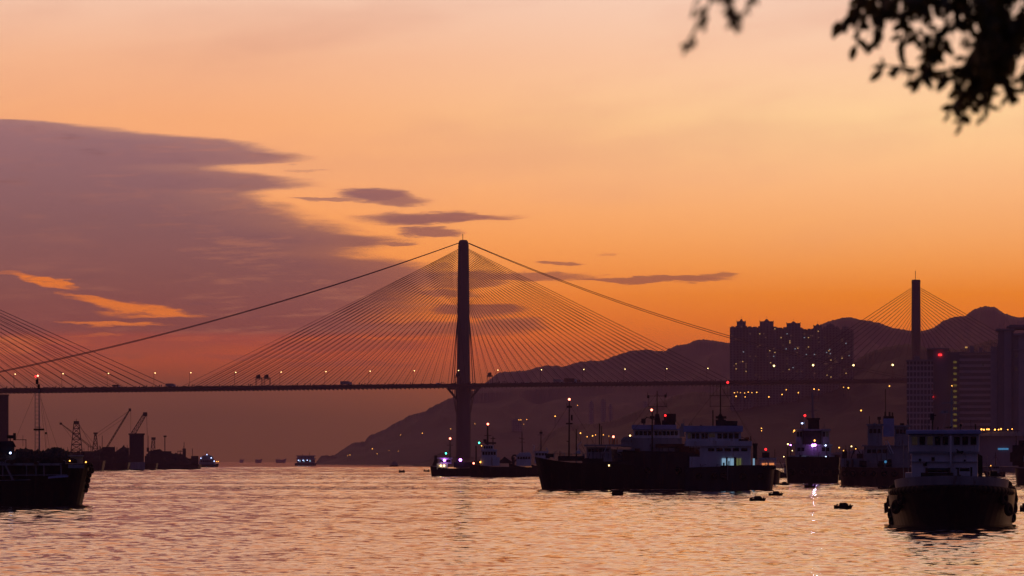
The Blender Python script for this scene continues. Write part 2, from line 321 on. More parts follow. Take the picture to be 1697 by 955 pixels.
# ------------------------------------------------------------------ water
def make_water():
    lod = lambda d: max(1.0, d / 200.0)
    ys = [95.0]
    while ys[-1] < 3200: ys.append(ys[-1] + 0.235 * lod(ys[-1]))
    ys = np.array(ys); nr = len(ys)
    gl = np.maximum(1.0, ys / 200.0)
    yw = np.concatenate([[0], np.cumsum(np.diff(ys) / gl[:-1])])
    nc_ = 520; us = np.linspace(-.175, .175, nc_)
    Xw = us[None, :] * ys[:, None]; U = Xw / gl[:, None]; Vw = np.repeat(yw[:, None], nc_, 1)
    rng = np.random.default_rng(3); z = np.zeros_like(Xw)
    # patches of smoother and rougher water
    pat = np.zeros_like(z)
    for _ in range(9):
        kx, ky = rng.normal(0, .018), rng.normal(0, .05); pat += np.sin(kx*U + ky*Vw + rng.uniform(0, 6.28))
    pat = 1 + .09 * pat
    for i in range(58):
        lam = .8 * (3.4 / .8) ** (rng.random() ** 1.3); th = rng.choice([-1, 1]) * rng.uniform(.45, 1.57); k = 2*math.pi / lam
        a = 0.0078 * (lam ** .3) / k * rng.uniform(.6, 1.3)
        ph = k * (math.cos(th)*U + math.sin(th)*Vw) + rng.uniform(0, 6.28)
        z += a * (np.sin(ph) + .22 * np.sin(2*ph + .5))
    z *= np.clip(pat, .45, 1.6) * gl[:, None]
    fade = np.clip((3200 - ys) / 900, 0, 1) ** .7 * (1 + .5*np.clip((330 - ys)/160, 0, 1)); z *= (fade)[:, None]
    z -= z.mean()
    co = np.stack([Xw, np.repeat(ys[:, None], nc_, 1), z], -1).reshape(-1, 3)
    # far and outer sheet, a little lower
    outer = np.array([[-9000, -40, -.45], [9000, -40, -.45], [9000, 15500, -.45], [-9000, 15500, -.45]], float)
    nv = len(co); co = np.concatenate([co, outer])
    i0 = (np.arange(nr-1)[:, None]*nc_ + np.arange(nc_-1)[None, :]).reshape(-1)
    fs = np.stack([i0, i0+1, i0+nc_+1, i0+nc_], -1); fs = np.concatenate([fs, [[nv, nv+1, nv+2, nv+3]]])
    me = bpy.data.meshes.new('water'); me.vertices.add(len(co)); me.vertices.foreach_set('co', co.astype('f').ravel())
    me.loops.add(fs.size); me.loops.foreach_set('vertex_index', fs.astype('i').ravel())
    me.polygons.add(len(fs)); me.polygons.foreach_set('loop_start', (np.arange(len(fs))*4).astype('i'))
    me.polygons.foreach_set('use_smooth', np.ones(len(fs), bool)); me.update(calc_edges=True)
    m = bpy.data.materials.new('harbour_water'); m.use_nodes = True; t = m.node_tree; q = NG(t); b = t.nodes['Principled BSDF']
    b.inputs['Base Color'].default_value = (.02, .022, .028, 1); b.inputs['IOR'].default_value = 1.36; b.inputs['Specular IOR Level'].default_value = .75
    geo = t.nodes.new('ShaderNodeNewGeometry'); s3 = t.nodes.new('ShaderNodeSeparateXYZ'); t.links.new(geo.outputs['Position'], s3.inputs[0])
    def slope(scale, amp, det=2):
        mp = t.nodes.new('ShaderNodeMapping'); mp.inputs['Scale'].default_value = (scale, scale, 1); t.links.new(geo.outputs['Position'], mp.inputs[0])
        c = q.noise(mp.outputs[0], 1.0, det, .6, out=1)
        vm = t.nodes.new('ShaderNodeVectorMath'); vm.operation = 'SUBTRACT'; t.links.new(c, vm.inputs[0]); vm.inputs[1].default_value = (.5, .5, .5)
        v2 = t.nodes.new('ShaderNodeVectorMath'); v2.operation = 'MULTIPLY'; t.links.new(vm.outputs[0], v2.inputs[0]); v2.inputs[1].default_value = (amp, amp, 0)
        return v2.outputs[0]
    def add(a, c):
        n = t.nodes.new('ShaderNodeVectorMath'); n.operation = 'ADD'; t.links.new(a, n.inputs[0]); t.links.new(c, n.inputs[1]); return n.outputs[0]
    sm = add(slope(2.6, .075), slope(.5, .04))
    # wind lanes: rougher streaks across the channel
    mp = t.nodes.new('ShaderNodeMapping'); mp.inputs['Scale'].default_value = (.0011, .0095, 1); t.links.new(geo.outputs['Position'], mp.inputs[0])
    wl_ = q.noise(mp.outputs[0], 1.0, 3, .55)
    vs_ = t.nodes.new('ShaderNodeVectorMath'); vs_.operation = 'SCALE'; t.links.new(sm, vs_.inputs[0]); t.links.new(q.m('MULTIPLY_ADD', q.ss(wl_, .50, .57, 0.0, 60.0), q.m('MULTIPLY', q.ss(s3.outputs[1], 420.0, 560.0), q.ss(s3.outputs[1], 2200.0, 1300.0)), q.ss(wl_, .4, .6, .6, 1.6)), vs_.inputs['Scale'])
    nn = add(geo.outputs['Normal'], vs_.outputs[0]); nv_ = t.nodes.new('ShaderNodeVectorMath'); nv_.operation = 'NORMALIZE'; t.links.new(nn, nv_.inputs[0])
    t.links.new(nv_.outputs[0], b.inputs['Normal'])
    b.inputs['Coat Weight'].default_value = .6; b.inputs['Coat IOR'].default_value = 1.33; b.inputs['Coat Roughness'].default_value = .05; t.links.new(nv_.outputs[0], b.inputs['Coat Normal'])
    b.inputs['Roughness'].default_value = .06
    me.materials.append(m)
    o = bpy.data.objects.new('water', me); COL.objects.link(o); o['kind'] = 'structure'
make_water()

# ------------------------------------------------------------------ hills and land
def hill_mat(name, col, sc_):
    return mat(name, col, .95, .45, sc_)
def ridge(name, sil, Yr, depth, m, jag=1.0, seed=1, step=2.0, base=-2.0, shore=None):
    rng = random.Random(seed); xs = []; x = sil[0][0]
    while x <= sil[-1][0]: xs.append(x); x += step
    def h(px):
        for (a, ya), (b_, yb) in zip(sil, sil[1:]):
            if a <= px <= b_:
                t = (px - a) / (b_ - a) if b_ > a else 0; return ya + (yb - ya) * t
        return sil[-1][1]
    from mathutils import noise as mn
    n = 26; vs = []
    for j in range(n + 1):
        t = j / 18.0                       # 0 shore, 1 ridge, then down behind
        for i, px in enumerate(xs):
            Yrow = Yr - depth + depth * t
            zr = CH + (H - h(px)) * Yr / F
            if j == 18 or j == 17: zr += (rng.random() ** 2 * 1.9 + 1.2 * mn.noise(Vector((px*.11, seed, 0)))) * jag * Yr / F
            if t <= 1: p = t ** .85 if t > 0 else 0
            else: p = max(0, 1 - ((t - 1) / .45) ** 1.4)
            k = 1 if j in (17, 18) else 0
            nzv = mn.noise(Vector((px*.02, t*5, seed*3.3))) * (1 - k) * .16 * min(1, 4*t)
            z = base + (zr - base) * max(0, p * (1 - abs(nzv) * 1.2))
            if j == 17: z = base + (zr - base) * .965
            vs.append(((px - 848.5) / F * Yrow, Yrow, z))
    w = len(xs)
    b = MB(); b.v = vs; b.f = [(j*w+i, j*w+i+1, (j+1)*w+i+1, (j+1)*w+i) for j in range(n) for i in range(w-1)]
    o = b.build(name, m, smooth=False); o['kind'] = 'structure'; return o
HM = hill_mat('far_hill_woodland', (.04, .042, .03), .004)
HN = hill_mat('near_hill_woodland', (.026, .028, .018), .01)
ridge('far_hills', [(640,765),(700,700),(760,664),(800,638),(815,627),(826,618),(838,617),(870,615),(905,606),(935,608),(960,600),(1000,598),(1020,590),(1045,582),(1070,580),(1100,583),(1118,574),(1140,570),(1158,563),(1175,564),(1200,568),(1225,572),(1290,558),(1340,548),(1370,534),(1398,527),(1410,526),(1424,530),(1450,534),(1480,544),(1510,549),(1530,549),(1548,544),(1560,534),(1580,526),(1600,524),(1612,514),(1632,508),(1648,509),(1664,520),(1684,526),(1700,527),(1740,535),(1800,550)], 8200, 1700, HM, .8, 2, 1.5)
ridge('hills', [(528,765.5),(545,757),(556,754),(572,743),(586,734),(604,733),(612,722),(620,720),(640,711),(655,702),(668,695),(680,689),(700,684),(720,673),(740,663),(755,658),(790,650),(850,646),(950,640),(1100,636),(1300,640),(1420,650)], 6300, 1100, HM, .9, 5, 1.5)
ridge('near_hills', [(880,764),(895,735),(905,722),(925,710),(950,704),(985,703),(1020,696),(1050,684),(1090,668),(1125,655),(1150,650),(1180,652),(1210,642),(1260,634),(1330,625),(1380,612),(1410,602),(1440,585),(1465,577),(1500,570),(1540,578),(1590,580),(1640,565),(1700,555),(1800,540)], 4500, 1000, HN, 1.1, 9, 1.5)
# low headland, bridge islet, quay
ridge('headland', [(524,766),(532,756),(540,755),(552,757),(575,759),(640,760),(760,760),(900,758),(1000,757)], 5900, 250, HN, .6, 12, 2)
ridge('bridge_islet', [(684,771),(694,768),(712,762),(722,753),(735,750),(748,757),(775,759),(800,757),(815,752),(830,760),(850,768),(860,771)], 3165, 90, ROCK, .5, 14, 1.5, base=-.5)
b = MB(); q0 = [(1270, 3300), (1330, 1750), (1600, 1560), (1900, 1560), (2100, 3600), (1270, 3600)]
b.v = [((px - 848.5) / F * Y, Y, z) for z in (-2.5, 2.6) for px, Y in q0]; n_ = len(q0)
b.f = [tuple(range(n_-1, -1, -1)), tuple(range(n_, 2*n_))] + [(i, (i+1) % n_, n_ + (i+1) % n_, n_ + i) for i in range(n_)]
b.build('quay_ground', PAVE)['kind'] = 'structure'

# ------------------------------------------------------------------ the cable-stayed bridge
bx0, by0 = (768 - 848.5) / F * 3160, 3160.0
bx1, by1 = (1518 - 848.5) / F * 3400, 3400.0
bd = Vector((bx1 - bx0, by1 - by0, 0)).normalized(); bn = Vector((-bd.y, bd.x, 0))
def bridge_xy(px):
    u = (px - 848.5) / F; sl = (by1 - by0) / (bx1 - bx0)
    Y = (by0 - sl * bx0) / (1 - sl * u); return u * Y, Y
def interp(pts, x):
    if x <= pts[0][0]: return pts[0][1] + (x - pts[0][0]) * (pts[1][1] - pts[0][1]) / (pts[1][0] - pts[0][0])
    for (a, ya), (b_, yb) in zip(pts, pts[1:]):
        if x <= b_: return ya + (yb - ya) * (x - a) / (b_ - a)
    return pts[-1][1]
DK = [(0, 645.5), (400, 641.5), (768, 637.5), (1200, 633), (1518, 629), (1700, 630)]   # top of the girder
def bz(px, py):
    x, Y = bridge_xy(px); return CH + (H - py) * Y / F
def bp(px, py=None, off=0.0):
    x, Y = bridge_xy(px)
    z = bz(px, interp(DK, px) if py is None else py)
    return Vector((x, Y, z)) + bn * off
bridge = thing('cable_stayed_bridge', 'long cable stayed bridge with slender single towers spanning the whole channel', 'bridge', (bx0, by0, 0))
IB = Vector((-bx0, -by0, 0))
def bpart(b, name, m, **k):
    b.v = [(p[0] - bx0, p[1] - by0, p[2]) for p in b.v]; return b.build(name, m, bridge, **k)
d = MB(); pxs = [-420 + 20 * i for i in range(108)]; ring = [(-20, 0), (-20, 1.0), (-19.6, 1.0), (-19.6, 0), (19.6, 0), (19.6, 1.0), (20, 1.0), (20, 0), (16, -2.0), (-16, -2.0)]
for i, p in enumerate(pxs):
    o = bp(p)
    for w, z in ring: d.v.append(tuple(o + bn * w + Vector((0, 0, z - .6))))
m_ = len(ring)
d.f = [(i*m_ + j, i*m_ + (j+1) % m_, (i+1)*m_ + (j+1) % m_, (i+1)*m_ + j) for i in range(len(pxs)-1) for j in range(m_)]
deck = bpart(d, 'deck', DECK)
cb = MB()
for p in range(-400, 1700, 7):
    o = bp(p); cb.box(o.x - .3, o.y - 18, o.z - 3.3, o.x + .3, o.y + 18, o.z - 2.55)
cb.v = [(p[0] - bx0, p[1] - by0, p[2]) for p in cb.v]; cb.build('cross_beams', DECK, deck)['kind'] = 'stuff'
pb = MB(); rp = random.Random(4)
for p in range(-400, 1690, 3):
    o = bp(p, None, -19.8); hh = rp.choice((.9, 1.1, 1.2, 1.5, 2.2)) if rp.random() < .6 else .7
    pb.box(o.x - .5, o.y - .15, o.z, o.x + (.9 if hh < 1.3 else .2), o.y + .15, o.z + hh)
pb.v = [(p[0] - bx0, p[1] - by0, p[2]) for p in pb.v]; pb.build('parapet_posts', DECK, deck)['kind'] = 'stuff'
def tower(px, prof, pyt, ant):
    b = MB(); x, Y = bridge_xy(px); s_ = Y / F; N = 20; rows = []
    for py, hw in prof:
        z = CH + (H - py) * s_ if py is not None else -3
        for i in range(N):
            a = 2*math.pi*i/N; c, s__ = math.cos(a), math.sin(a)
            k = (abs(c)**3.2 + abs(s__)**3.2) ** (-1/3.2)
            rows.append((x + hw*s_*c*k, Y + hw*1.25*s_*s__*k, z))
    n = len(prof); b.v = rows
    b.f = [(i*N + j, i*N + (j+1) % N, (i+1)*N + (j+1) % N, (i+1)*N + j) for i in range(n-1) for j in range(N)] + [tuple(range((n-1)*N, n*N)), tuple(range(N-1, -1, -1))]
    t = bpart(b, 'tower', CONC, smooth=False)
    a = MB(); a.tube((x - 1*s_, Y, CH + (H - pyt) * s_ - 1), (x - 1*s_, Y, CH + (H - ant) * s_), .28, 5)
    a.v = [(p[0] - bx0, p[1] - by0, p[2]) for p in a.v]; a.build('antenna', STEEL, t)
    return t
T1 = tower(768, [(785,12.8),(760,12.6),(700,12.3),(645,11.8),(638,11.2),(560,10.4),(480,9.6),(430,9.1),(408,8.8),(403,8.3),(400,7.2),(398,5.2)], 399, 388)
T2 = tower(1518, [(780,8.6),(700,8.6),(640,8.2),(560,7.5),(500,7.1),(472,6.9),(467,7.3),(464,6.6)], 465, 449)
T0 = tower(-160, [(785,14),(700,13),(650,12),(560,10.5),(470,9.4),(440,8.4),(436,6)], 438, 428)
st_ = MB()
for k in (-1, 1):
    for off in (-14, 14):
        st_.tube(bp(768 + k*20, 641, off*.6), bp(768 + k*11, 662, 0), 1.1, 6, .9)
    st_.tube(bp(768 + k*20, 641, -12), bp(768 + k*20, 641, 12), 1.0, 6)
    st_.box(bp(768 + k*18).x - 4, bp(768).y - 12, bp(768).z - 4.2, bp(768 + k*18).x + 4, bp(768).y + 12, bp(768).z - 2.6)
bpart(st_, 'strut', CONC)
for k in (-1, 1):
    for e in (16, 20):
        s1 = MB(); s1.tube(bp(768 + k*9, 520), bp(768 + k*e, 638), .35, 5); s1.tube(bp(768 + k*e, 638), bp(768 + k*11, 690), .3, 5)
        bpart(s1, 'transverse_cable', CABLE)
stays = []
def fan(px, n, reach, yt, yb, off, r, hw, near=14, rad=None):
    out = []
    for side, cnt, rc in ((-1, n[0], reach[0]), (1, n[1], reach[1])):
        for i in range(cnt):
            t = i / max(1, cnt - 1)                         # 0 outermost
            pe = px + side * (rc + (near - rc) * t)
            a = bp(px + side * hw, yt + (yb - yt) * (t ** 1.15)); e = bp(pe, None, off)
            e.z += .3
            out.append((r * (1.15 - .25*t), a, e))
    return out
near1 = fan(768, (31, 31), (462, 425), 413, 505, -19, .19, 8)
left0 = [c for c in fan(-160, (0, 22), (0, 428), 445, 530, -19, .2, 7)]
r2 = fan(1518, (16, 16), (262, 250), 476, 545, -19, .22, 5, near=10)
for rr_, a, e in near1 + left0 + r2[:16]:
    c = MB(); c.tube(a, e, rr_, 4); bpart(c, 'stay_cable', CABLE)
used2 = r2[:16]
rest = MB()
for c_ in r2:
    if c_ not in used2: rest.tube(c_[1], c_[2], c_[0], 4)
for rr_, a, e in fan(768, (30, 30), (454, 418), 415, 508, 19, .11, 8, near=20) + fan(-160, (0, 25), (0, 420), 447, 530, 19, .12, 7, near=20): rest.tube(a, e, rr_, 4)
bpart(rest, 'far_side_stay_cables', CABLE)['kind'] = 'stuff'
def sag(a, b_, s_, n=24):
    return [a.lerp(b_, i/n) - Vector((0, 0, s_ * 4 * (i/n) * (1 - i/n))) for i in range(n + 1)]
for a, e, sg in ((bp(760, 403), bp(-160, 647, 0), 10.5), (bp(776, 403), bp(1518, 629, 0), 13)):
    for off in (-1, 1):
        c = MB(); pts = sag(a + bn*off, e + bn*off*8, sg)
        for p, q_ in zip(pts, pts[1:]): c.tube(p, q_, .28, 5)
        bpart(c, 'stabilising_cable', CABLE)

# street lamps on the deck
def deck_lamp():
    t = thing('street_lamp', 'x', 'street lamp', (0, 0, 0), 'street lamps along the bridge deck')
    c = MB(); c.tube((0, 0, 0), (0, 0, 11.6), .14, 5); c.tube((0, 0, 11.6), (.9, 0, 12.0), .1, 4); c.build('pole', STEEL, t)
    h = MB(); h.ball((1.0, 0, 12.0), .4, 8, 6, .8); h.build('lamp_head', L_WHITE, t); return t
LPX = [8, 87, 162, 239, 298, 372, 447, 521, 594, 667, 740, 805, 877, 947, 1015, 1084, 1152]
dl = deck_lamp(); ln = len([p for p in LPX if p < 768])
for i, px in enumerate(LPX):
    o = dl if i == 0 else copy_tree(dl)
    o.location = bp(px, None, -19)
    o.location.z -= .2
    if px < 768: o['label'] = 'bridge street lamp left of the central tower, %s counting from the tower' % ORD[ln - 1 - i]
    else: o['label'] = 'bridge street lamp right of the central tower, %s counting from the tower' % ORD[i - ln]
# tall approach lamps near the estate
tl = thing('street_lamp', 'x', 'street lamp', (0, 0, 0), 'bright lamps in front of the estate')
c = MB(); c.tube((0, 0, -14), (0, 0, 0), .2, 5); c.build('pole', STEEL, tl); h = MB(); h.ball((0, -.4, 0), .85, 10, 8); h.build('lamp_head', L_WHITE, tl)
for i, (px, py) in enumerate([(1295,606), (1360,605), (1427,605), (1492,604.5)]):
    o = tl if i == 0 else copy_tree(tl); o.location = bp(px, py, 12)
    o['label'] = 'bright white lamp on the right end of the bridge, %s from the left' % ORD[i]
# sign gantries
def gantry(w):
    t = thing('sign_gantry', 'x', 'sign gantry', (0, 0, 0), 'dark sign gantries over the bridge deck')
    b = MB()
    for k in (-1, 1):
        b.tube((k*w*.42, 0, 0), (k*w*.42, 0, 6.5), .22, 5); b.tube((k*w*.42, 12, 0), (k*w*.42, 12, 6.5), .22, 5)
    b.tube((-w/2, 0, 6.2), (w/2, 0, 6.2), .3, 5); b.tube((-w/2, 0, 7.2), (w/2, 0, 7.2), .3, 5); b.tube((-w/2, 12, 6.6), (w/2, 12, 6.6), .3, 5); b.tube((-w/2, 0, 6.2), (-w/2, 12, 6.6), .2, 5)
    b.build('frame', STEEL, t)
    p = MB(); p.box(-w*.36, -.4, 6.7, w*.28, .1, 9.4); p.box(-w*.12, -.5, 8.2, w*.22, .12, 10); p.build('sign_panel', STEEL, t); return t
gt = gantry(5.4)
for i, (px, lb) in enumerate([(413.5, 'dark sign gantry far left of the central tower, left one of a close pair'), (427, 'dark sign gantry far left of the central tower, right one of a close pair'), (743, 'dark sign gantry just left of the central bridge tower'), (795.5, 'dark sign gantry just right of the central bridge tower')]):
    o = gt if i == 0 else copy_tree(gt); o.location = bp(px, None, -17); o['label'] = lb
# lorries and cars on the deck
def lorry(px, L, hh, lb, m, name='lorry', cat='lorry'):
    t = thing(name, lb, cat, bp(px, None, -15) + Vector((0, 0, .0)), 'vehicles on the bridge deck'); t.rotation_euler.z = math.atan2(bd.y, bd.x)
    b = MB()
    if cat == 'lorry':
        b.box(-L*.5, -1.2, 1.0, L*.26, 1.2, hh); b.build('cargo_box', m, t, bevel=.06)
        b = MB(); b.prism([(L*.29, .7), (L*.5, .7), (L*.5, 1.8), (L*.46, hh*.78), (L*.29, hh*.82)], -1.15, 1.15); b.build('cab', WHITE, t)
        wx = (-.4, -.3, .38)
    else:
        b.prism([(-L/2, .4), (L/2, .4), (L/2, .9), (L*.28, 1.0), (L*.12, hh), (-L*.34, hh), (-L*.48, 1.0)], -.85, .85); b.build('body', m, t); wx = (-.3, .3)
    for k in wx:
        w = MB(); w.tube((k*L, -1.2, .45), (k*L, 1.2, .45), .45, 10); w.build('wheels', RUBBER, t)
lorry(910, 9, 3.6, 'dark lorry on the bridge deck right of the central tower', GREY)
lorry(931, 12, 4.3, 'long reddish lorry on the deck, right of the dark lorry', RUST)
lorry(944, 5, 2.6, 'small brown lorry close behind the long reddish lorry', RUST)
lorry(713, 4.6, 1.5, 'small car on the deck just left of the central tower', WHITE, 'car', 'car')
lorry(860, 4.6, 1.6, 'dark car on the deck shortly left of the lorries', GREY, 'car', 'car')
lorry(560, 10, 3.7, 'box lorry on the left half of the bridge deck', GREY)
lorry(270, 8, 3.2, 'grey lorry on the deck near the left tower fan', GREY)
lorry(180, 6, 2.6, 'small dark lorry on the far left stretch of deck', STEEL)

# ------------------------------------------------------------------ buildings
def facade(name, col, fx, fz, line, depth=.5):
    if name in MATS: return MATS[name]
    m = bpy.data.materials.new(name); m.use_nodes = True; t = m.node_tree; q = NG(t); b = t.nodes['Principled BSDF']; b.inputs['Roughness'].default_value = .7
    tcn = t.nodes.new('ShaderNodeTexCoord'); s3 = t.nodes.new('ShaderNodeSeparateXYZ'); t.links.new(tcn.outputs['Object'], s3.inputs[0])
    fr = lambda v, p: q.m('FRACT', q.m('DIVIDE', q.m('ADD', v, 500.0), p))
    a = q.m('GREATER_THAN', fr(s3.outputs[0], fx), line[0]); c = q.m('GREATER_THAN', fr(s3.outputs[2], fz), line[1])
    w = q.m('MULTIPLY', a, c)
    n = q.noise(tcn.outputs['Object'], .08, 4)
    base = q.mix(n, tuple(x*.75 for x in col), tuple(x*1.2 for x in col))
    t.links.new(q.mix(q.m('MULTIPLY', w, depth), base, (.015, .017, .02)), b.inputs['Base Color'])
    MATS[name] = m; return m
EST = facade('estate_facade', (.28, .25, .24), 3.6, 2.9, (.45, .4))
def estate(px0, px1, top, c0, c1, ctop, ap, Y, label, lit, crown=True):
    f = Frame('apartment_tower', label, 'apartment tower', (px0+px1)/2, Y=Y, z0=60, group='apartment towers of the estate')
    w = px1 - px0; D = 26; b = []
    n = 5
    for i in range(n):                       # projecting bays with recesses between
        a = px0 + w*i/n
        b.append(('b', a + w*.022, top + (0 if i in (1, 2, 3) else .8), a + w/n - w*.022, f.py0, -D/2 - (2.5 if i % 2 == 0 else 0), D/2 + (2.5 if i % 2 == 0 else 0)))
    b.append(('b', px0 - 1.5, top + 1.6, px1 + 1.5, f.py0, -D/2 + 7, D/2 - 2.2))
    body = f.part('body', EST, b)
    cc = [('b', c0, ctop, c1, top + 2, -8, 8), ('p', [((c0+c1)/2 - (c1-c0)*.2, ctop), ((c0+c1)/2 - 1, ap + 2), ((c0+c1)/2 + 1, ap + 2), ((c0+c1)/2 + (c1-c0)*.2, ctop)], -4, 4),
          ('t', ((c0+c1)/2, ap, 0), ((c0+c1)/2, ap - 2.5, 0), .25)]
    for k in (c0, c1): cc.append(('t', (k - .1, ctop + 1, -4), (k - .1, ctop - 1.8, -4), .35))
    f.part('crown', EST, cc)
    for x, y, m_ in lit:
        f.part('lit_window', {'w': E_WARM, 'c': E_COOL, 'd': E_DIM}[m_], [('b', x - .85, y - .7, x + .85, y + .7, -D/2 - 2.9, -D/2 - 2.6)], body)
rg = random.Random(11)
def litset(x0, x1, fixed, n):
    out = list(fixed)
    for _ in range(n): out.append((x0 + 2.2 + 3.3 * rg.randint(0, max(1, int((x1 - x0 - 4) / 3.3))), 548 + 3.1 * rg.randint(2, 25), rg.choice('dddcw' if rg.random() < .55 else 'dd')))
    return out
estate(1211, 1246, 541, 1221, 1236, 533, 527, 4150, 'leftmost tower of the apartment estate, sky open on its left', litset(1211, 1246, [(1232,584,'c'),(1231,600,'w'),(1220,612,'w'),(1229,542.5,'d')], 12))
estate(1247, 1288, 541.5, 1259, 1282, 533, 527, 4170, 'second apartment tower from the left of the estate', litset(1247, 1288, [(1284,546,'w'),(1277,602,'w'),(1284,585,'w')], 15))
estate(1289, 1330, 543, 1303.5, 1326.5, 536, 531, 4190, 'third apartment tower from the left, with paired amber windows high up', litset(1289, 1330, [(1309,566,'w'),(1309,569,'w'),(1322,578,'w'),(1303,579,'c')], 16))
estate(1331, 1364, 545.5, 1348, 1362, 540, 535, 4210, 'fourth apartment tower from the left of the estate', litset(1331, 1364, [(1356,550,'w'),(1357,568,'d'),(1352,589,'d')], 14))
estate(1365, 1389, 541, 1370, 1382, 538, 534, 4230, 'fifth apartment tower, narrow, against the dark ridge', litset(1365, 1389, [(1370,585,'c'),(1375,580,'c'),(1376,587,'c')], 14))
estate(1390, 1413, 546, 1396, 1406, 542, 539, 4260, 'rightmost apartment tower of the estate, nearly lost against hill', litset(1390, 1413, [(1402,570,'c'),(1407,590,'c'),(1407,584,'d')], 8))

IND = facade('industrial_facade_grid', (.48, .40, .41), 1.9, 3.2, (.28, .3), .8)
INDH = facade('industrial_facade_bands', (.46, .40, .42), 90, 3.2, (.0, .45), .6)
INDV = facade('industrial_facade_piers', (.36, .31, .33), 7.5, 200, (.5, .0), .45)
PLAIN = mat('rendered_wall', (.3, .26, .28), .8, .15, .08, streak=True)
YI = 2000; sI = YI / F
f = Frame('industrial_building', 'pale office block with a fine square window grid behind the tug', 'building', 1525, Y=YI, z0=2.6)
f.part('wall', IND, [('b', 1503, 600, 1546, f.py0, -8, 12)]); f.part('parapet', PLAIN, [('b', 1501.5, 597, 1547, 600, -9, 13), ('b', 1515, 590, 1524, 597, -3, 4)])
f = Frame('industrial_building', 'dark flatted factory with a column of lit stair windows', 'building', 1585, Y=YI+15, z0=2.6)
w = f.part('wall', PLAIN, [('b', 1547, 580, 1571, f.py0, -9, 16), ('b', 1571, 584, 1590, f.py0, -5, 16), ('b', 1537, 580, 1547, 602, 2, 16)]); f.part('wall', INDH, [('b', 1590, 586, 1641, f.py0, -8, 16)])
f.part('parapet', PLAIN, [('b', 1536, 577.5, 1573, 580, -10, 17), ('b', 1589, 584, 1642, 586, -9, 17), ('b', 1606, 574, 1614, 584, 0, 6), ('b', 1622, 577, 1628, 584, 2, 7)])
for i in range(12):
    f.part('stair_window', W_STAIR, [('b', 1580, 599 + 9.6*i, 1585.5, 602.5 + 9.6*i, -5.3, -5.05)], w)
f.part('lamp', L_RED, [('b', 1555.5, 587.5, 1561, 590.5, -9.9, -9.3)], label='red light high on the wall'); f.part('lamp', L_AMB, [('o', (1577.5, 640.5, -9.6), 1.1)])
f.part('lamp', L_RED, [('b', 1541.5, 657, 1547, 659.5, -9.9, -9.3)])
f.part('lit_window', W_WARM, [('b', 1599, 575.5, 1603, 578, -8.9, -8.7)], w)
f = Frame('industrial_building', 'tall ribbed factory tower at the right edge of the picture', 'building', 1680, Y=YI-40, z0=2.6)
w = f.part('wall', INDV, [('b', 1642, 575, 1654, f.py0, -4, 14), ('b', 1654, 549, 1680, f.py0, -8, 16), ('b', 1680, 556, 1760, f.py0, -13, 16)])
f.part('parapet', PLAIN, [('b', 1650, 546, 1681, 549, -9, 17), ('b', 1672, 539, 1740, 546, -6, 14), ('b', 1668, 541, 1744, 543, -7, 15), ('b', 1679, 554, 1762, 557.5, -14, 17), ('b', 1679, 580, 1762, 582, -13.6, -13.1), ('t', (1656, 546, 0), (1656, 540, 0), .3), ('t', (1664, 546, 0), (1664, 542, 0), .3)])
for x, y in ((1684, 591), (1630, 605), (1684, 612)): f.part('lit_window', W_DIM, [('b', x - 1.3, y - 2.2, x + 1.3, y + 2.2, -13.4, -13.15)], w)
# quay sheds
f = Frame('warehouse', 'low quayside shed with a row of amber lamps and cyan strip light', 'warehouse', 1660, Y=1700, z0=2.6)
f.part('wall', PLAIN, [('b', 1618, 722, 1720, f.py0, -6, 14)]); f.part('roof', GREY, [('p', [(1614, 723), (1640, 716), (1725, 716), (1725, 723)], -8, 15)])
for x, r_ in ((1627,1.5),(1631,1.3),(1636,1.2),(1639,1.3),(1649,1.4),(1655,1.1),(1659,1.3),(1670,.8),(1677,.9)): f.lamp(x, 711.5 + (x % 3)*.5, -8.4, r_, L_AMB)
f.part('lamp_rail', STEEL, [('t', (1620, 714, -8), (1690, 714, -8), .5), ('t', (1622, 714, -8), (1622, 718, -8), .4), ('t', (1686, 714, -8), (1686, 718, -8), .4)])
f.part('strip_light', L_CYA, [('b', 1654, 743, 1671, 745.6, -6.5, -6.1)])
f = Frame('warehouse', 'dark low shed on the quay behind the violet-lit tug', 'warehouse', 1420, Y=1900, z0=2.6)
f.part('wall', PLAIN, [('b', 1360, 752, 1500, f.py0, -5, 12)]); f.part('roof', GREY, [('p', [(1357, 753), (1430, 745), (1503, 753)], -6, 13)])
f = Frame('concrete_silo', 'tall dark square block at left edge just under the bridge deck', 'silo', 2, Y=2250, z0=0)
f.part('body', STEEL, [('b', -22, 656, 14, f.py0 + 2, -7, 7)]); f.part('roof', STEEL, [('b', -23, 654, 15, 656, -7.5, 7.5), ('b', -10, 651.5, -2, 654, -2, 2)])

# village and tower blocks faint on the slopes
rg = random.Random(5)
fk = 0
for px, w_, top in ((1070,7,668),(1000,8,664),(980,7,668),(856,16,696),(1012,6,672)):
    Yv = 5600; f = Frame('distant_tower_block', ['slim distant block, rightmost of five in haze under the deck','distant block second from right of five below the deck','distant block second from left of the middle three','broad distant block left of the others behind the small tugs','slimmest distant block between two taller ones'][fk], 'tower block', px, Y=Yv, z0=20, group='hazy blocks on the far shore'); fk += 1
    bd_ = f.part('body', EST, [('b', px - w_/2, top, px + w_/2, f.py0, -10, 10), ('b', px - w_*.2, top - 3, px + w_*.2, top, -4, 4)])
    for _ in range(4): 
        x = px + rg.uniform(-.4, .4)*w_; y = rg.uniform(top + 4, top + 50)
        f.part('lit_window', W_DIM, [('b', x - .6, y - .5, x + .6, y + .5, -10.4, -10.1)], bd_)
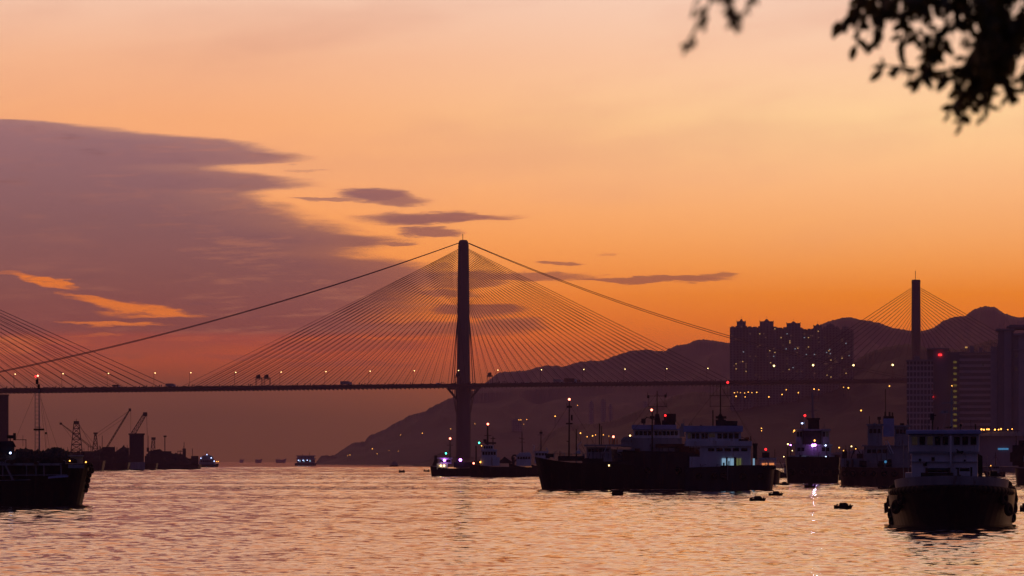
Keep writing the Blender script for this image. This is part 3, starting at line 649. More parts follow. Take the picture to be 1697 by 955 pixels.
# shore lamps: each a pole with a head
def lampset(pts, Y, z0f, group, fmt, m_, r=1.0):
    pts = sorted(pts)
    proto = None
    for i, p in enumerate(pts):
        Yp = Y + rg.uniform(-60, 60); s_ = Yp / F
        t = thing('street_lamp', fmt % (ORD[i] if i < 20 else 'last'), 'street lamp', ((p[0] - 848.5)*s_, Yp, CH + (H - p[1])*s_), group)
        rr_ = r * (p[2] if len(p) > 2 else 1) * s_
        if proto is None or abs(proto[2] - rr_) > .01:
            hm = MB(); hm.ball((0, 0, 0), rr_, 8, 6); hm = hm.mesh('lamp_head'); hm.materials.append(m_)
            pm = MB(); pm.tube((0, .5, -9), (0, .5, 0), .18, 5); pm = pm.mesh('pole'); pm.materials.append(STEEL); proto = (hm, pm, rr_)
        for nm, me in (('lamp_head', proto[0]), ('pole', proto[1])):
            o = bpy.data.objects.new(nm, me); COL.objects.link(o); o.parent = t
lampset([(1217,651,.9),(1222,650,.6),(1227,651,.6),(1234,651.5,.7),(1240,650,1),(1246,651,.8),(1254,650.5,1)], 3400, 0, 'row of amber lamps under the estate', 'amber lamp in the level row below the estate, %s from left', L_AMB, .8)
lampset([(1220,657,1.1),(1235,658,.8),(1274,658,1.1),(1296,654,1),(1303,646,.9),(1323,651,1),(1349,645,1.1),(1357,646,.8),(1398,642,.7),(1406,643,1.3),(1474,640,1.2),(1427,680.5,1.4),(1262,710,1),(1262,714,.8),(1315,716,.8)], 3330, 0, 'scattered amber lamps on the dark hillside', 'scattered amber lamp on the near hillside, %s from left', L_AMB, .85)
lampset([(962,718,1.3),(973,724,.9),(982,722.5,1.2),(987,721,.8),(1000,721,.9),(1045,722,1.1),(920,690,1.1),(1009,723,.6)], 3550, 0, 'amber lamps along the shore behind the ships', 'shore lamp between the small tugs and the big ships, %s from left', L_AMB, .8)
lampset([(617,744,.9),(700,718,.9),(860,696,.8),(863,696,.8),(873,695.5,.8),(787,702.5,.6),(747,711,.7),(625,752,.5),(576,755,.6),(580,754,.6),(660,748,.5),(868,703,.5),(645,747,.4),(664,721,.5),(957,672,.7)], 5150, 0, 'faint lamps on the far hillside', 'faint lamp on the far misty hillside, %s from left', L_AMB, .72)

# ------------------------------------------------------------------ vessels
def windows(f, parent, x0, x1, y0, y1, n, dep, m_=None, lit={}, gap=.25):
    w_ = (x1 - x0) / n
    for i in range(n):
        f.part('window', lit.get(i, m_ or GLASS), [('b', x0 + w_*(i + gap/2), y0, x0 + w_*(i + 1 - gap/2), y1, dep - .06, dep + .05)], parent)

# --- bow-on tug at the right
f = Frame('tugboat', 'large black tug seen bow-on with tyre fenders and pale wheelhouse, lower right', 'tugboat', 1577, wl=868)
s = f.s
hb = hull(25, 10.0, 2.5, 2.7, 3.05, R(-90), rake=.18, blunt=3.4, transom=.8, tm=.6, wlf=.95, n=36)
hl_ = hb.build('hull', HULL, f.o, smooth=False)
bw = MB(); pts = []
for i in range(33):                         # raised pale bulwark round the bow
    a = math.pi * i / 32; x = -4.35*math.cos(a); k = math.sin(a)
    pts.append((x, -4.0 - 7.6*k**.7, 2.72 + .42*k))
for (x, y, z), (x2, y2, z2) in zip(pts, pts[1:]):
    bw.add([(x, y, z), (x2, y2, z2), (x2*1.03, y2*1.012, z2 + .72), (x*1.03, y*1.012, z + .72), (x*.96, y*.985, z), (x2*.96, y2*.985, z2), (x2*.99, y2*.996, z2 + .72), (x*.99, y*.996, z + .72)],
           [(0,1,2,3), (7,6,5,4), (3,2,6,7), (0,4,5,1)])
bw.build('bulwark', GREY, f.o)
fn = MB(); fp = [(x*1.06, y*1.02, z - .25) for x, y, z in pts]
for a_, b_ in zip(fp, fp[1:]): fn.tube(a_, b_, .3, 8)
fn.build('bow_fender', RUBBER, f.o, smooth=True)
for i, (x, z, yy, R_) in enumerate([(1478,829,-3,12), (1480,850,-4,12), (1481,813,0,12), (1486,806,2,11), (1488,838,-8,13), (1671,808,2,12), (1676,818,0,14), (1677,840,-2,13), (1679,826,-1,11), (1668,842,-8,12), (1676,856,-3,10), (1480,862,-4,9), (1497,824,-9,12), (1660,824,-9,12), (1538,838,-10.2,10), (1560,842,-11.3,10), (1584,843,-11.4,10), (1608,841,-10.6,10)]):
    side = abs(x - 1577) > 60
    f.part('tyre_fender', RUBBER, [('r', (x, z, yy), ((.9 if x > 1577 else -.9) if side else 0, -.5 if side else -1, .1), R_*.62, R_*.34)], smooth=True)
for x in (1486, 1670, 1500, 1660): f.part('fender_chain', STEEL, [('t', (x, 800, -3), (x, 830, -3), .6)])
f.part('boarding_float', RUST, [('p', [(1466,834),(1473,831),(1474,848),(1467,851)], -2, -1)])
house = f.part('deckhouse', WHITE, [('b', 1512, 750, 1619, 812, -5.6, 5), ('b', 1501, 783, 1513, 812, -3, 3)], bevel=.08)
wh = f.part('wheelhouse', WHITE, [('b', 1507, 721, 1622, 750, -4.6, 2.6), ('b', 1574, 723, 1577, 810, -6.0, -5.5)], bevel=.08)
f.part('wheelhouse_roof', BLUE, [('b', 1503, 713.5, 1625, 720.5, -5.4, 3.2)], wh, bevel=.06)
windows(f, wh, 1511, 1573, 724.5, 737.5, 5, -4.66, lit={0: W_DIM, 2: W_DIM}, gap=.3); windows(f, wh, 1579, 1619, 724.5, 737.5, 3, -4.66, gap=.3)  # unlit see-through panes: faint emission replaces the dusk light behind them
f.part('coaming', GREY, [('b', 1508, 750, 1624, 752, -5.8, 3), ('b', 1509, 765, 1620, 766.2, -5.75, -5.55)], house)
for x, y, w_, h_ in ((1526,763,4,5),(1547,761,5,6),(1534,770,6,4),(1553,777,4,3),(1536,767,3,3),(1598,764,3,4),(1585,776,3,2),(1592,776,3,2)): f.part('porthole', GLASS, [('b', x-w_/2, y-h_/2, x+w_/2, y+h_/2, -5.72, -5.55)], house)
f.part('anchor_gear', STEEL, [('b', 1585, 748, 1596, 751, -6.2, -5.6), ('t', (1584, 745, -6), (1594, 752, -6), 1.0)], house)
f.part('winch', STEEL, [('t', (1538, 779, -8), (1572, 779, -8), 4), ('b', 1535, 775, 1539, 790, -9, -7), ('b', 1571, 775, 1575, 790, -9, -7), ('b', 1528, 783, 1580, 790, -9, -7)])
f.part('winch', STEEL, [('t', (1590, 778, -8), (1606, 778, -8), 3.2), ('b', 1586, 775, 1589, 790, -9, -7), ('b', 1607, 774, 1610, 790, -9, -7)])
f.part('bollard', STEEL, [('t', (1565, 796, -10.5), (1565, 786, -10.5), 2), ('t', (1590, 796, -10.5), (1590, 786, -10.5), 2), ('t', (1560, 789, -10.5), (1595, 789, -10.5), 1.5)])
mp_ = [('t', (1577, 713, 0), (1577, 640, 0), 1.7, 1.0), ('t', (1560, 668, 0), (1592, 668, 0), .8), ('t', (1568, 684, 0), (1590, 684, 0), .8), ('b', 1559, 681, 1571, 685, -.3, .3), ('t', (1577, 655, 0), (1562, 712, 1), .35), ('t', (1577, 655, 0), (1593, 712, 1), .35)]
mast = f.part('mast', GREY, mp_)
f.part('radar', STEEL, [('t', (1546, 713, -2), (1546, 697, -2), 1.4), ('b', 1542, 686, 1548.5, 697, -2.4, -1.6), ('b', 1547, 688, 1552, 690, -2.4, -2)], wh)
f.part('searchlight', STEEL, [('t', (1592, 713, -3), (1592, 707, -3), .8), ('o', (1592, 705, -3), 2.4)], wh); f.part('horn', STEEL, [('t', (1555, 713, -3.5), (1555, 708, -3.5), 1), ('t', (1568, 709, -3), (1576, 709, -3.6), 1.2, 2), ('t', (1616, 713, -1), (1616, 703, -1), 1.2)], wh)
for i, x in enumerate((1528, 1533, 1538, 1609)): f.part('whip_antenna', STEEL, [('t', (x, 713, 1), (x - .5, 696, 1), .4)], wh)
rl_ = []
for k in range(7): rl_.append(('t', (1626 + k*5, 806 - k*.1, 4 - k), (1626 + k*5, 790, 4 - k), .45))
rl_ += [('t', (1624, 790, 4), (1658, 790, -2), .45), ('t', (1624, 798, 4), (1658, 798, -2), .35)]
f.part('railing', GREY, rl_)
f.part('side_crate', STEEL, [('b', 1641, 781, 1653, 806, 3, 6), ('p', [(1620,752),(1628,756),(1628,800),(1621,800)], 1, 2)])
f.part('side_stair', GREY, [('t', (1627, 756, 3), (1636, 756, 3), .5), ('t', (1627, 764, 3), (1636, 764, 3), .5), ('t', (1627, 772, 3), (1636, 772, 3), .5), ('t', (1636, 756, 3), (1636, 806, 3), .6), ('t', (1627, 756, 3), (1627, 806, 3), .6)])
f.part('side_stair', GREY, [('t', (1497, 738, 3), (1506, 738, 3), .5), ('t', (1497, 748, 3), (1506, 748, 3), .5), ('t', (1497, 758, 3), (1506, 758, 3), .5), ('t', (1497, 735, 3), (1497, 812, 3), .6), ('t', (1505, 735, 3), (1505, 812, 3), .6)])
# people-free foredeck; bow numerals are too dark to read in the photo

# --- working barge at left
f = Frame('work_barge', 'dark working barge with lattice mast and heaped deck at left edge', 'barge', 40, wl=836)
hb = hull(16.8, 6.5, 3.2, 4.5, 4.72, 0, rake=.24, blunt=4.5, transom=.95, tm=.72, wlf=.96, cx=f.X(152) - 8.4, n=36); hb.build('hull', HULL, f.o)
f.part('rail', GREY, [('t', (-40, 768.5, -3.2), (136, 768.5, -3.3), .5), ('t', (-40, 788, -3.35), (110, 787, -3.35), .7), ('t', (-30, 797, -3.35), (50, 795, -3.35), .5)])
for x in (5, 43.5, 59, 72, 100): f.part('rail_post', GREY, [('t', (x, 768, -3.36), (x + .5, 789, -3.36), .9)])
f.part('side_panel', GREY, [('b', 0, 769, 98, 771.5, -3.5, -3.35), ('p', [(8,771),(11,771),(24,796),(20,796)], -3.5, -3.36), ('b', 112, 770, 138, 776, -3.5, -3.36)])
f.part('plank', BLUE, [('p', [(79,790),(95,788),(112,788),(112,790.5),(79,793)], -3.6, -3.37)])
def heap(f, name, m_, pts, d0, d1, seed):
    """an uneven heap with real depth"""
    rr = random.Random(seed); b = MB(); n = len(pts); D = 7; vs = []
    for j in range(D + 1):
        t = j / D; k = math.sin(math.pi * (0.08 + .84*t)) ** .6
        for x, y in pts:
            base = pts[0][1]; vs.append((f.X(x), d0 + (d1 - d0)*t, f.Z(base + (y - base)*k*(1 + rr.uniform(-.12, .08)))))
    b.v = vs; b.f = [(j*n+i, j*n+i+1, (j+1)*n+i+1, (j+1)*n+i) for j in range(D) for i in range(n-1)]
    b.f += [tuple(range(n-1, -1, -1)), tuple(D*n + i for i in range(n))]
    return b.build(name, m_, f.o)
def jagline(x0, x1, y0, ys, step, amp, seed):
    rr = random.Random(seed); out = [(x0, y0)]; x = x0 + .5
    while x < x1: out.append((x, interp(ys, x) + rr.uniform(-amp, amp))); x += step * rr.uniform(.5, 1.5)
    out.append((x1, y0)); return out
heap(f, 'scrap_heap', CARGO, jagline(-20, 70, 770, [(-20,748),(20,750),(30,742),(45,742),(55,748),(62,742),(70,752)], 2.2, 1.6, 2), -2.6, 1.0, 2)
heap(f, 'scrap_heap', CARGO, jagline(62, 128, 770, [(62,752),(75,744),(92,741),(104,744),(118,752),(128,757)], 2.2, 1.4, 3), -2.6, 1.0, 4)
cab = f.part('cabin', HULLB, [('b', -30, 741, 24, 770, -1.5, 2.2), ('p', [(-30,741),(-30,733),(22,731),(27,741)], -1.2, 2)])
f.part('foredeck_house', GREY, [('b', 114, 757, 136, 771, -2.2, 2), ('b', 112, 754.5, 138, 757, -2.5, 2.3)], bevel=.04)
f.part('stanchion_frame', STEEL, [('t', (112,757,-2.3),(112,745,-2.3),.6),('t', (138,757,-2.3),(138,750,-2.3),.6),('t', (112,750,-2.3),(138,750,-2.3),.5)])
f.part('mast', GREY, [('t', (65, 770, 0), (64.5, 640, 0), 1.5, .9), ('t', (58, 770, 0), (58, 650, 0), .55)] + [('t', (58, 655 + 6.6*i, 0), (65, 655 + 6.6*i, 0), .45) for i in range(17)])
f.part('masthead', STEEL, [('b', 59, 629, 63.5, 637, -.3, .3), ('t', (62, 624, 0), (62, 637, 0), .7), ('t', (60, 640, 0), (66, 640, 0), .8), ('b', 62, 637, 66, 645, -.2, .2)])
f.part('crosstree', STEEL, [('b', 55.5, 710.5, 73, 713.5, -.5, .3), ('t', (60, 708, 0), (68, 708, 0), .5)])
f.part('stay_wire', STEEL, [('t', (57, 652, 0), (26, 728, 1), .18), ('t', (66, 648, 0), (82, 745, -1), .18), ('t', (67, 660, 0), (96, 745, 1), .18), ('t', (66, 655, 0), (76, 745, 0), .18), ('t', (75.8, 718, 0), (76, 768, 0), .25)])
f.part('ball_signal', STEEL, [('o', (75.8, 718, 0), 1.9)])
f.lamp(62.5, 623, 0, 1.5, L_RW, 'bright masthead lamp, pale red'); f.lamp(59, 624, 0, 1.6, L_RED)
f.lamp(17.5, 751, -2.6, 1.7, L_BLU); f.lamp(114.5, 764, -3.4, 1.2, L_AMB); f.lamp(141, 766, -2.8, 1.3, L_AMB)
f.part('searchlight', STEEL, [('b', 12, 721.5, 24, 727, -1, .4), ('b', 22, 718, 26.5, 730, -1.2, .6), ('t', (17, 727, 0), (17, 734, 0), 1), ('t', (26, 729, 0), (44, 729, 0), .6), ('t', (38, 722, 0), (38, 740, 0), .3), ('t', (43, 729, 0), (43, 742, 0), .6)], cab)
for i, (x, y) in enumerate([(149,772),(151,779),(147,786),(145,795),(143,804),(141,811),(146,776)]): f.part('tyre_fender', RUBBER, [('r', (x, y, -1.2 + .2*i), (1, -.6, .2), 4.2, 2.1)], smooth=True)
f.part('anchor_chain', STEEL, [('t', (137, 812, -1), (133, 826, -1), .5)])

# --- moored vessels in the middle of the picture
f = Frame('cargo_lighter', 'long black lighter with blunt raised bow, tallest hull left of the white ships', 'barge', 965, wl=811)
hb = hull(17.6, 6.5, 4.2, 4.6, 5.75, math.pi, rake=.22, blunt=4, transom=.9, tm=.6, cx=f.X(886) + 8.8); hb.build('hull', HULL, f.o)
f.part('hatch_coaming', STEEL, [('b', 925, 756, 968, 764, -2, 2), ('b', 905, 752, 918, 758, -1, 1), ('b', 965, 760, 1000, 768, -2, 2), ('b', 1000, 765, 1046, 770, -2, 2)])
f.part('mast', STEEL, [('t', (943, 758, 0), (943.5, 663, 0), 1.6, .9), ('b', 939, 673, 948, 676, -.3, .3), ('b', 938, 701, 949, 703.5, -.3, .3), ('b', 946, 688, 949, 697, -.3, .3), ('t', (939.5, 668, 0), (939.5, 676, 0), .5), ('t', (939, 731, 0), (944, 733, 0), .8)])
f.lamp(943.5, 662, -.3, 1.9, L_RW, 'pale red lamp on masthead')
f.part('rigging', STEEL, [('t', (943.5, 670, 0), (890, 754, 0), .2), ('t', (943.5, 670, 0), (1000, 760, 0), .2), ('t', (943.5, 700, 0), (975, 758, 0), .2)])
f.part('davit', WHITE, [('t', (957, 738, -1), (964, 733, -1), .9), ('t', (957, 738, -1), (960, 752, -1), .6), ('b', 954, 747, 962, 752, -1.5, 0)])
f.lamp(1009, 771.5, -3.2, 1.2, L_WHITE)
f = Frame('coaster', 'low coaster deck with horizontal boom and thin twin poles behind the black lighter', 'coaster', 1005, wl=807)
hb = hull(17, 5.5, 3.5, 3.3, 4.2, math.pi, cx=f.X(950)+8.5); hb.build('hull', HULLB, f.o)
dh = f.part('deckhouse', GREY, [('b', 972, 741, 1012, 770, 0, 4), ('b', 968, 737, 1050, 740, -1, 4), ('b', 1012, 745, 1048, 775, 0, 4)])
windows(f, dh, 974, 1010, 744, 749, 6, -.05)
f.part('pole', STEEL, [('t', (993.5, 737, 2), (993.5, 702, 2), 1.2)]); f.part('pole', STEEL, [('t', (997, 737, 2), (997, 706, 2), .7)]); f.part('pole', STEEL, [('t', (955, 770, 2), (955, 711, 2), 1.0)])
f.part('exhaust_row', ORANGE, [('t', (x, 738, 0), (x, 727, 0), .7) for x in (1010.5, 1014.5, 1018.5, 1022.5)])
f.lamp(1016.5, 724, 0, 1.8, L_RW); f.part('lamp_pole', STEEL, [('t', (1016.5, 737, 0), (1016.5, 725, 0), .5)])
f.part('bridge_house', GREY, [('b', 1029, 729, 1048, 741, 0, 4), ('p', [(1028,730),(1034,724),(1050,724),(1050,730)], -.5, 4.5)])
f.part('crane_arm', WHITE, [('t', (1000, 752, -1), (1006, 738, -1), .7), ('t', (1004, 768, -2), (1026, 777, -2), 1.0)])

f = Frame('supply_ship', 'black supply ship with pale wheelhouse, blue roof and double crossbar mast', 'ship', 1095, wl=810.5)
hb = hull(17.5, 6.5, 5.6, 6.7, 7.1, math.pi, rake=.12, blunt=4.5, transom=.85, tm=.55, cx=f.X(1013) + 8.75, n=34); hb.build('hull', HULLB, f.o)
dk = f.part('deckhouse', GREY, [('b', 1046, 726, 1130, 750, -2.6, 3), ('b', 1130, 738, 1160, 752, -2, 3), ('b', 1062, 740, 1150, 760, -2.7, 3)])
wh = f.part('wheelhouse', WHITE, [('b', 1050, 711, 1126, 728, -2.2, 2.6)])
f.part('wheelhouse_roof', BLUE, [('b', 1047, 704.5, 1121, 712, -2.8, 3.1), ('b', 1049, 711.6, 1128, 713, -2.4, 3)], wh)
windows(f, wh, 1052, 1080, 715, 721.5, 4, -2.25); windows(f, wh, 1084, 1124, 715, 721.5, 6, -2.25)
f.part('bridge_wing', GREY, [('b', 1042, 727, 1050, 733, -2.8, 1), ('b', 1126, 708, 1134, 724, -1, 1), ('b', 1128, 702, 1134, 709, -.6, .6), ('t', (1133,702,0),(1133,695,0),.5)], dk)
f.part('mast', STEEL, [('t', (1089, 705, 0), (1089, 648, 0), 1.3, .6), ('t', (1073, 656.5, 0), (1104, 656.5, 0), .5), ('t', (1074, 674, 0), (1105, 674, 0), .5), ('t', (1075, 656, 0), (1075, 674, 0), .25), ('t', (1102, 656, 0), (1102, 674, 0), .25), ('b', 1072.5, 655, 1076, 660, -.15, .15), ('b', 1101, 654, 1104.5, 659, -.15, .15), ('t', (1104.5, 651, 0), (1104.5, 657, 0), .4), ('t', (1105, 668, 0), (1105, 675, 0), .4), ('t', (1073, 651, 0), (1073, 657, 0), .4), ('p', [(1084,705),(1086,686),(1092,686),(1096,705)], -.6, .6)])
f.part('foremast', STEEL, [('t', (1081, 750, -3), (1081, 676, -3), 1.3, 1.0), ('b', 1077, 690, 1085, 694, -3.2, -2.8), ('t', (1072, 692, -3), (1086, 696, -3), .8)])
f.part('searchlight', STEEL, [('b', 1063, 694, 1070, 702, -.5, .5), ('t', (1067, 698, 0), (1072, 691, 0), 1), ('t', (1067, 705, 0), (1067, 700, 0), .9)])
f.part('radar_house', STEEL, [('b', 1100, 686, 1120, 699, -1.5, 1.5), ('b', 1097, 697, 1119, 704.5, -1.2, 1.2)])
f.part('rigging', STEEL, [('t', (1089, 652, 0), (1048, 705, 0), .2), ('t', (1089, 652, 0), (1128, 708, 0), .2), ('t', (1081, 678, -3), (1022, 744, -3), .22), ('t', (1081, 678, -3), (1089, 660, 0), .2)])
f.lamp(1080, 680, -3.5, 1.8, L_RW, 'pale lamp on foremast'); f.lamp(1102.5, 689, -2, 1.8, L_RED, 'red lamp at radar house')
f.part('cargo_stack', RUST, [('b', 1086, 736, 1142, 742, -3.0, -2.7), ('b', 1120, 742, 1168, 755, -2.8, 1)])
for x in (1073, 1124, 1146): f.part('tyre_fender', RUBBER, [('r', (x, 780, -3.3), (0, 1, 0), 4.2, 2)], smooth=True)
f.lamp(1044, 722, 2, 1.2, L_WHITE)

f = Frame('ferry', 'white double-decked vessel with blue roof, tall mast and bright cabin windows', 'ship', 1210, wl=811.5)
hb = hull(15.6, 6.5, 3.8, 4.0, 4.2, 0, rake=.1, blunt=5, transom=.95, tm=.75, cx=f.X(1284) - 7.8, n=34, wlf=.97); hb.build('hull', HULLB, f.o)
dk = f.part('lower_deckhouse', WHITE, [('b', 1160, 739, 1244, 778, -2.5, 3), ('b', 1143, 757, 1160, 778, -2.4, 3)])
f.part('upper_deck', WHITE, [('b', 1135, 731.5, 1246, 739.5, -3.0, 3.2)], dk)
wh = f.part('wheelhouse', WHITE, [('b', 1137, 715, 1228, 732, -2.1, 2.6)])
f.part('wheelhouse_roof', BLUE, [('b', 1133, 706, 1231, 716, -2.7, 3.0)], wh)
windows(f, wh, 1139, 1160, 718.5, 727, 3, -2.15, lit={0: W_DIM}); windows(f, wh, 1162, 1174, 718.5, 727, 2, -2.15); windows(f, wh, 1188, 1225, 718.5, 727, 4, -2.15)
f.part('window', W_DIM, [('b', 1175, 719, 1185, 725, -2.18, -2.0)], wh)
windows(f, dk, 1172, 1240, 743, 748, 5, -2.55)
for a, c_, m_ in ((1196.5, 1203, W_COOL), (1206, 1210, W_COOL), (1211, 1216, W_COOL), (1220.5, 1223.5, W_GRN), (1225, 1228, W_GRN), (1247.5, 1250.5, W_COOL)):
    f.part('lit_window', m_, [('b', a, 760, c_, 771.5, -2.7, -2.52)], dk)
f.part('window_bar', STEEL, [('b', 1203.2, 758, 1205.8, 774, -2.8, -2.6), ('b', 1216.2, 758, 1220.2, 774, -2.8, -2.6), ('b', 1194, 771.5, 1230, 776, -2.8, -2.6), ('b', 1207, 764, 1209, 772, -2.85, -2.72), ('b', 1198, 767, 1201, 772, -2.85, -2.72)], dk)
f.part('mast', STEEL, [('t', (1194, 706, 0), (1194, 634, 0), 1.5, .7), ('t', (1176, 656, 0), (1212, 656, 0), .5), ('t', (1176, 673.5, 0), (1216, 673.5, 0), .4), ('t', (1176, 640, 0), (1208, 640, 0), .35)] + [('t', (x, 634 + (x % 5), 0), (x, 656, 0), .22) for x in (1177, 1182, 1188, 1200, 1206, 1210)] + [('t', (1177, 650, 0), (1177, 675, 0), .3), ('p', [(1189,706),(1190,690),(1194,684),(1198,690),(1203,706)], -.6, .6), ('b', 1186, 690, 1204, 694, -.3, .3)])
f.part('rigging', STEEL, [('t', (1194, 638, 0), (1140, 706, 0), .2), ('t', (1194, 638, 0), (1250, 736, 0), .2), ('t', (1194, 640, 0), (1276, 772, 0), .2)])
f.lamp(1206, 634, 0, 2.0, L_RED, 'red lamp on masthead yard')
f.part('pole', STEEL, [('t', (1181.5, 706, 0), (1181.5, 680, 0), 1.1)]); f.part('roof_locker', STEEL, [('b', 1186, 696, 1203, 706, -1, 1), ('b', 1203, 698, 1222, 706, -1.4, 1)])
f.part('funnel', STEEL, [('b', 1248, 737, 1254.5, 762, -1, .6), ('b', 1247, 735, 1255.5, 738, -1.2, .8)])
f.part('aft_bulwark', HULLB, [('b', 1224, 771, 1283, 778, -3.1, -2.9), ('b', 1250, 772, 1281, 780, -1, 3)])
f.part('life_float', ORANGE, [('t', (1235, 727, -2.6), (1241, 727, -2.6), 2.2)]); f.part('wing_rail', STEEL, [('t', (1228, 725, -2.4), (1245, 729, -2.4), .6), ('t', (1244, 723, -2.4), (1244, 732, -2.4), .8), ('b', 1224, 728, 1240, 731, -2.6, -2)])
for x in (1158, 1184, 1199, 1231, 1260): f.part('tyre_fender', RUBBER, [('r', (x, 789, -3.35), (0, 1, 0), 4.2, 2)], smooth=True)
f.part('hull_mark', GREY, [('t', (1206, 770, -3.3), (1206, 795, -3.3), .4)])

f = Frame('tugboat', 'little tug with two lit orange windows and red lamp astern of white ship', 'tugboat', 1276, wl=803)
hb = hull(7.5, 4, 2.6, 2.4, 3.2, R(-70), cx=0, n=20); hb.build('hull', HULL, f.o)
wh = f.part('wheelhouse', WHITE, [('b', 1259, 762, 1286, 785, -1.6, 1.6), ('b', 1258, 759, 1287, 762, -1.9, 1.9)])
for a, c_ in ((1262.5, 1271.5), (1274, 1282.5)): f.part('lit_window', W_ORG, [('p', [(a, 768), (c_, 767.5), (c_ + .5, 774), (a + 1.5, 775.5)], -1.75, -1.62)], wh)
f.part('funnel', STEEL, [('b', 1263, 750, 1275, 760, -.8, .8)]); f.part('mast', STEEL, [('t', (1269.5, 750, 0), (1269.5, 744, 0), .8), ('t', (1284, 760, 0), (1284, 745, 0), .6)])
f.lamp(1269, 745, -.3, 2.0, L_RED); f.lamp(1306, 737, 0, .01, L_WHITE) if False else None

f = Frame('tugboat', 'dark tug seen from astern carrying a bright violet floodlight', 'tugboat', 1347, wl=800.5)
hb = hull(24, 12.4, 5.9, 5.5, 6.0, R(90), rake=.2, blunt=3, transom=.96, tm=.6, n=30); hb.build('hull', HULL, f.o)
dk = f.part('deckhouse', GREY, [('b', 1318, 737, 1377, 758, -4, 6), ('b', 1312, 737, 1380, 739, -4.6, 6.4), ('b', 1308, 755, 1386, 758, -5, 7)])
up = f.part('upper_house', GREY, [('b', 1319, 713, 1374, 737, -3.4, 5), ('b', 1316, 711.5, 1377, 714, -3.8, 5.4)])
f.part('funnel', STEEL, [('b', 1339, 695, 1357.5, 713, -2, 2), ('b', 1330, 714, 1361, 737, -3.7, -2), ('b', 1337, 693, 1359, 696, -2.2, 2.2)])
windows(f, up, 1320, 1330, 716, 724, 2, -3.45); windows(f, up, 1363, 1373, 716, 724, 2, -3.45, lit={1: W_DIM})
windows(f, dk, 1321, 1334, 742, 748, 2, -4.05); windows(f, dk, 1361, 1375, 742, 748, 2, -4.05)
f.part('mast', GREY, [('t', (1347, 695, 0), (1346, 650, 0), 2.2, 1.6), ('t', (1333, 668, 0), (1358, 668, 0), .5), ('t', (1336, 680, 0), (1357, 680, 0), .5), ('t', (1334, 712, -2), (1334, 690, -2), .8), ('b', 1326, 700, 1334, 703, -2.3, -2), ('t', (1366, 712, 0), (1366, 702, 0), .5)])
f.part('lamp', L_VIO, [('o', (1347, 738.5, -5.2), 2.4), ('o', (1350.5, 738, -5.2), 2.2)], label='bright violet floodlight', smooth=True)
sl = bpy.data.lights.new('floodlight', 'SPOT'); sl.energy = 350; sl.spot_size = R(100); sl.spot_blend = .5; sl.shadow_soft_size = .3; sl.color = (.72, .74, 1.0)
so = bpy.data.objects.new('floodlight', sl); COL.objects.link(so); so.parent = f.o; so.location = (f.X(1349), -13.5, f.Z(738)); so.rotation_euler = (R(-78), 0, 0)
f.lamp(1350, 730.5, -4.9, 1.5, L_AMB); f.lamp(1334, 689, -2.4, 2.0, L_RED); f.lamp(1329.5, 702, -2.6, 1.2, L_BLU)
for x, y in ((1331, 757.5), (1368.5, 757.5), (1368, 738.5)): f.lamp(x, y, -5.4, 1.3, L_BLU)
f.lamp(1306, 736.5, -4, 1.2, L_WHITE); f.lamp(1310.5, 738, -4, 1.2, L_VIO); f.lamp(1316.5, 714, -4, 1.2, L_AMB)
for x, y in ((1306, 738), (1310.5, 739), (1369, 737), (1349, 729)): f.part('lamp_stand', STEEL, [('t', (x, 758, -4.9), (x, y, -4.9), .5)])
f.part('transom_rail', STEEL, [('t', (1306, 762, -11.6), (1390, 762, -11.6), .6)] + [('t', (1306 + 12*i, 770, -11.6), (1306 + 12*i, 761, -11.6), .5) for i in range(8)])
for x in (1312, 1330, 1350, 1368, 1384): f.part('tyre_fender', RUBBER, [('r', (x, 782, -12.2), (0, 1, 0), 4.5, 2.2)], smooth=True)

f = Frame('dredger', 'brown-hulled workship with blue-grey funnel and white stair, behind the bow-on tug', 'ship', 1450, wl=804.5)
hb = hull(16.2, 7, 3.7, 3.6, 3.9, math.pi, rake=.1, blunt=5, transom=.97, tm=.75, cx=f.X(1391) + 8.1); hb.build('hull', HULLR, f.o)
dk = f.part('deckhouse', GREY, [('b', 1432, 740, 1508, 775, -2.5, 3), ('b', 1428, 738, 1512, 740, -2.9, 3.3), ('b', 1395, 760, 1434, 775, -1.5, 3)])
up = f.part('upper_house', GREY, [('b', 1438, 706, 1462, 740, -1.8, 2.5), ('b', 1436, 703, 1464, 706, -2.2, 3), ('b', 1482, 708, 1504, 740, -1.8, 2.5), ('b', 1480, 705, 1508, 708, -2.2, 3)])
windows(f, up, 1440, 1460, 711, 718, 3, -1.85); windows(f, up, 1484, 1502, 712, 719, 3, -1.85); windows(f, dk, 1436, 1470, 745, 751, 4, -2.55)
f.part('funnel', BLUE, [('b', 1463.5, 694, 1481.5, 724, -2.4, -.4)]); f.part('funnel_top', STEEL, [('b', 1464, 690, 1481, 694.5, -2.2, -.6), ('t', (1467, 691, -1.4), (1467, 683, -1.4), 1.6), ('t', (1474, 691, -1.4), (1474, 683, -1.4), 1.6), ('t', (1479, 691, -1.4), (1479, 684, -1.4), 1.4)])
f.part('stair', WHITE, [('t', (1470, 731, -3), (1480, 752, -3), 1.2), ('t', (1466, 731, -3), (1476, 752, -3), .6)])
f.part('mast', STEEL, [('t', (1467.5, 690, 1), (1467.5, 645, 1), .7), ('t', (1441, 703, 0), (1441, 690, 0), .7), ('t', (1457, 703, 0), (1457, 693, 0), 1.4), ('b', 1454, 691, 1460, 696, -.4, .4), ('t', (1505, 705, 0), (1505, 692, 0), .8)])
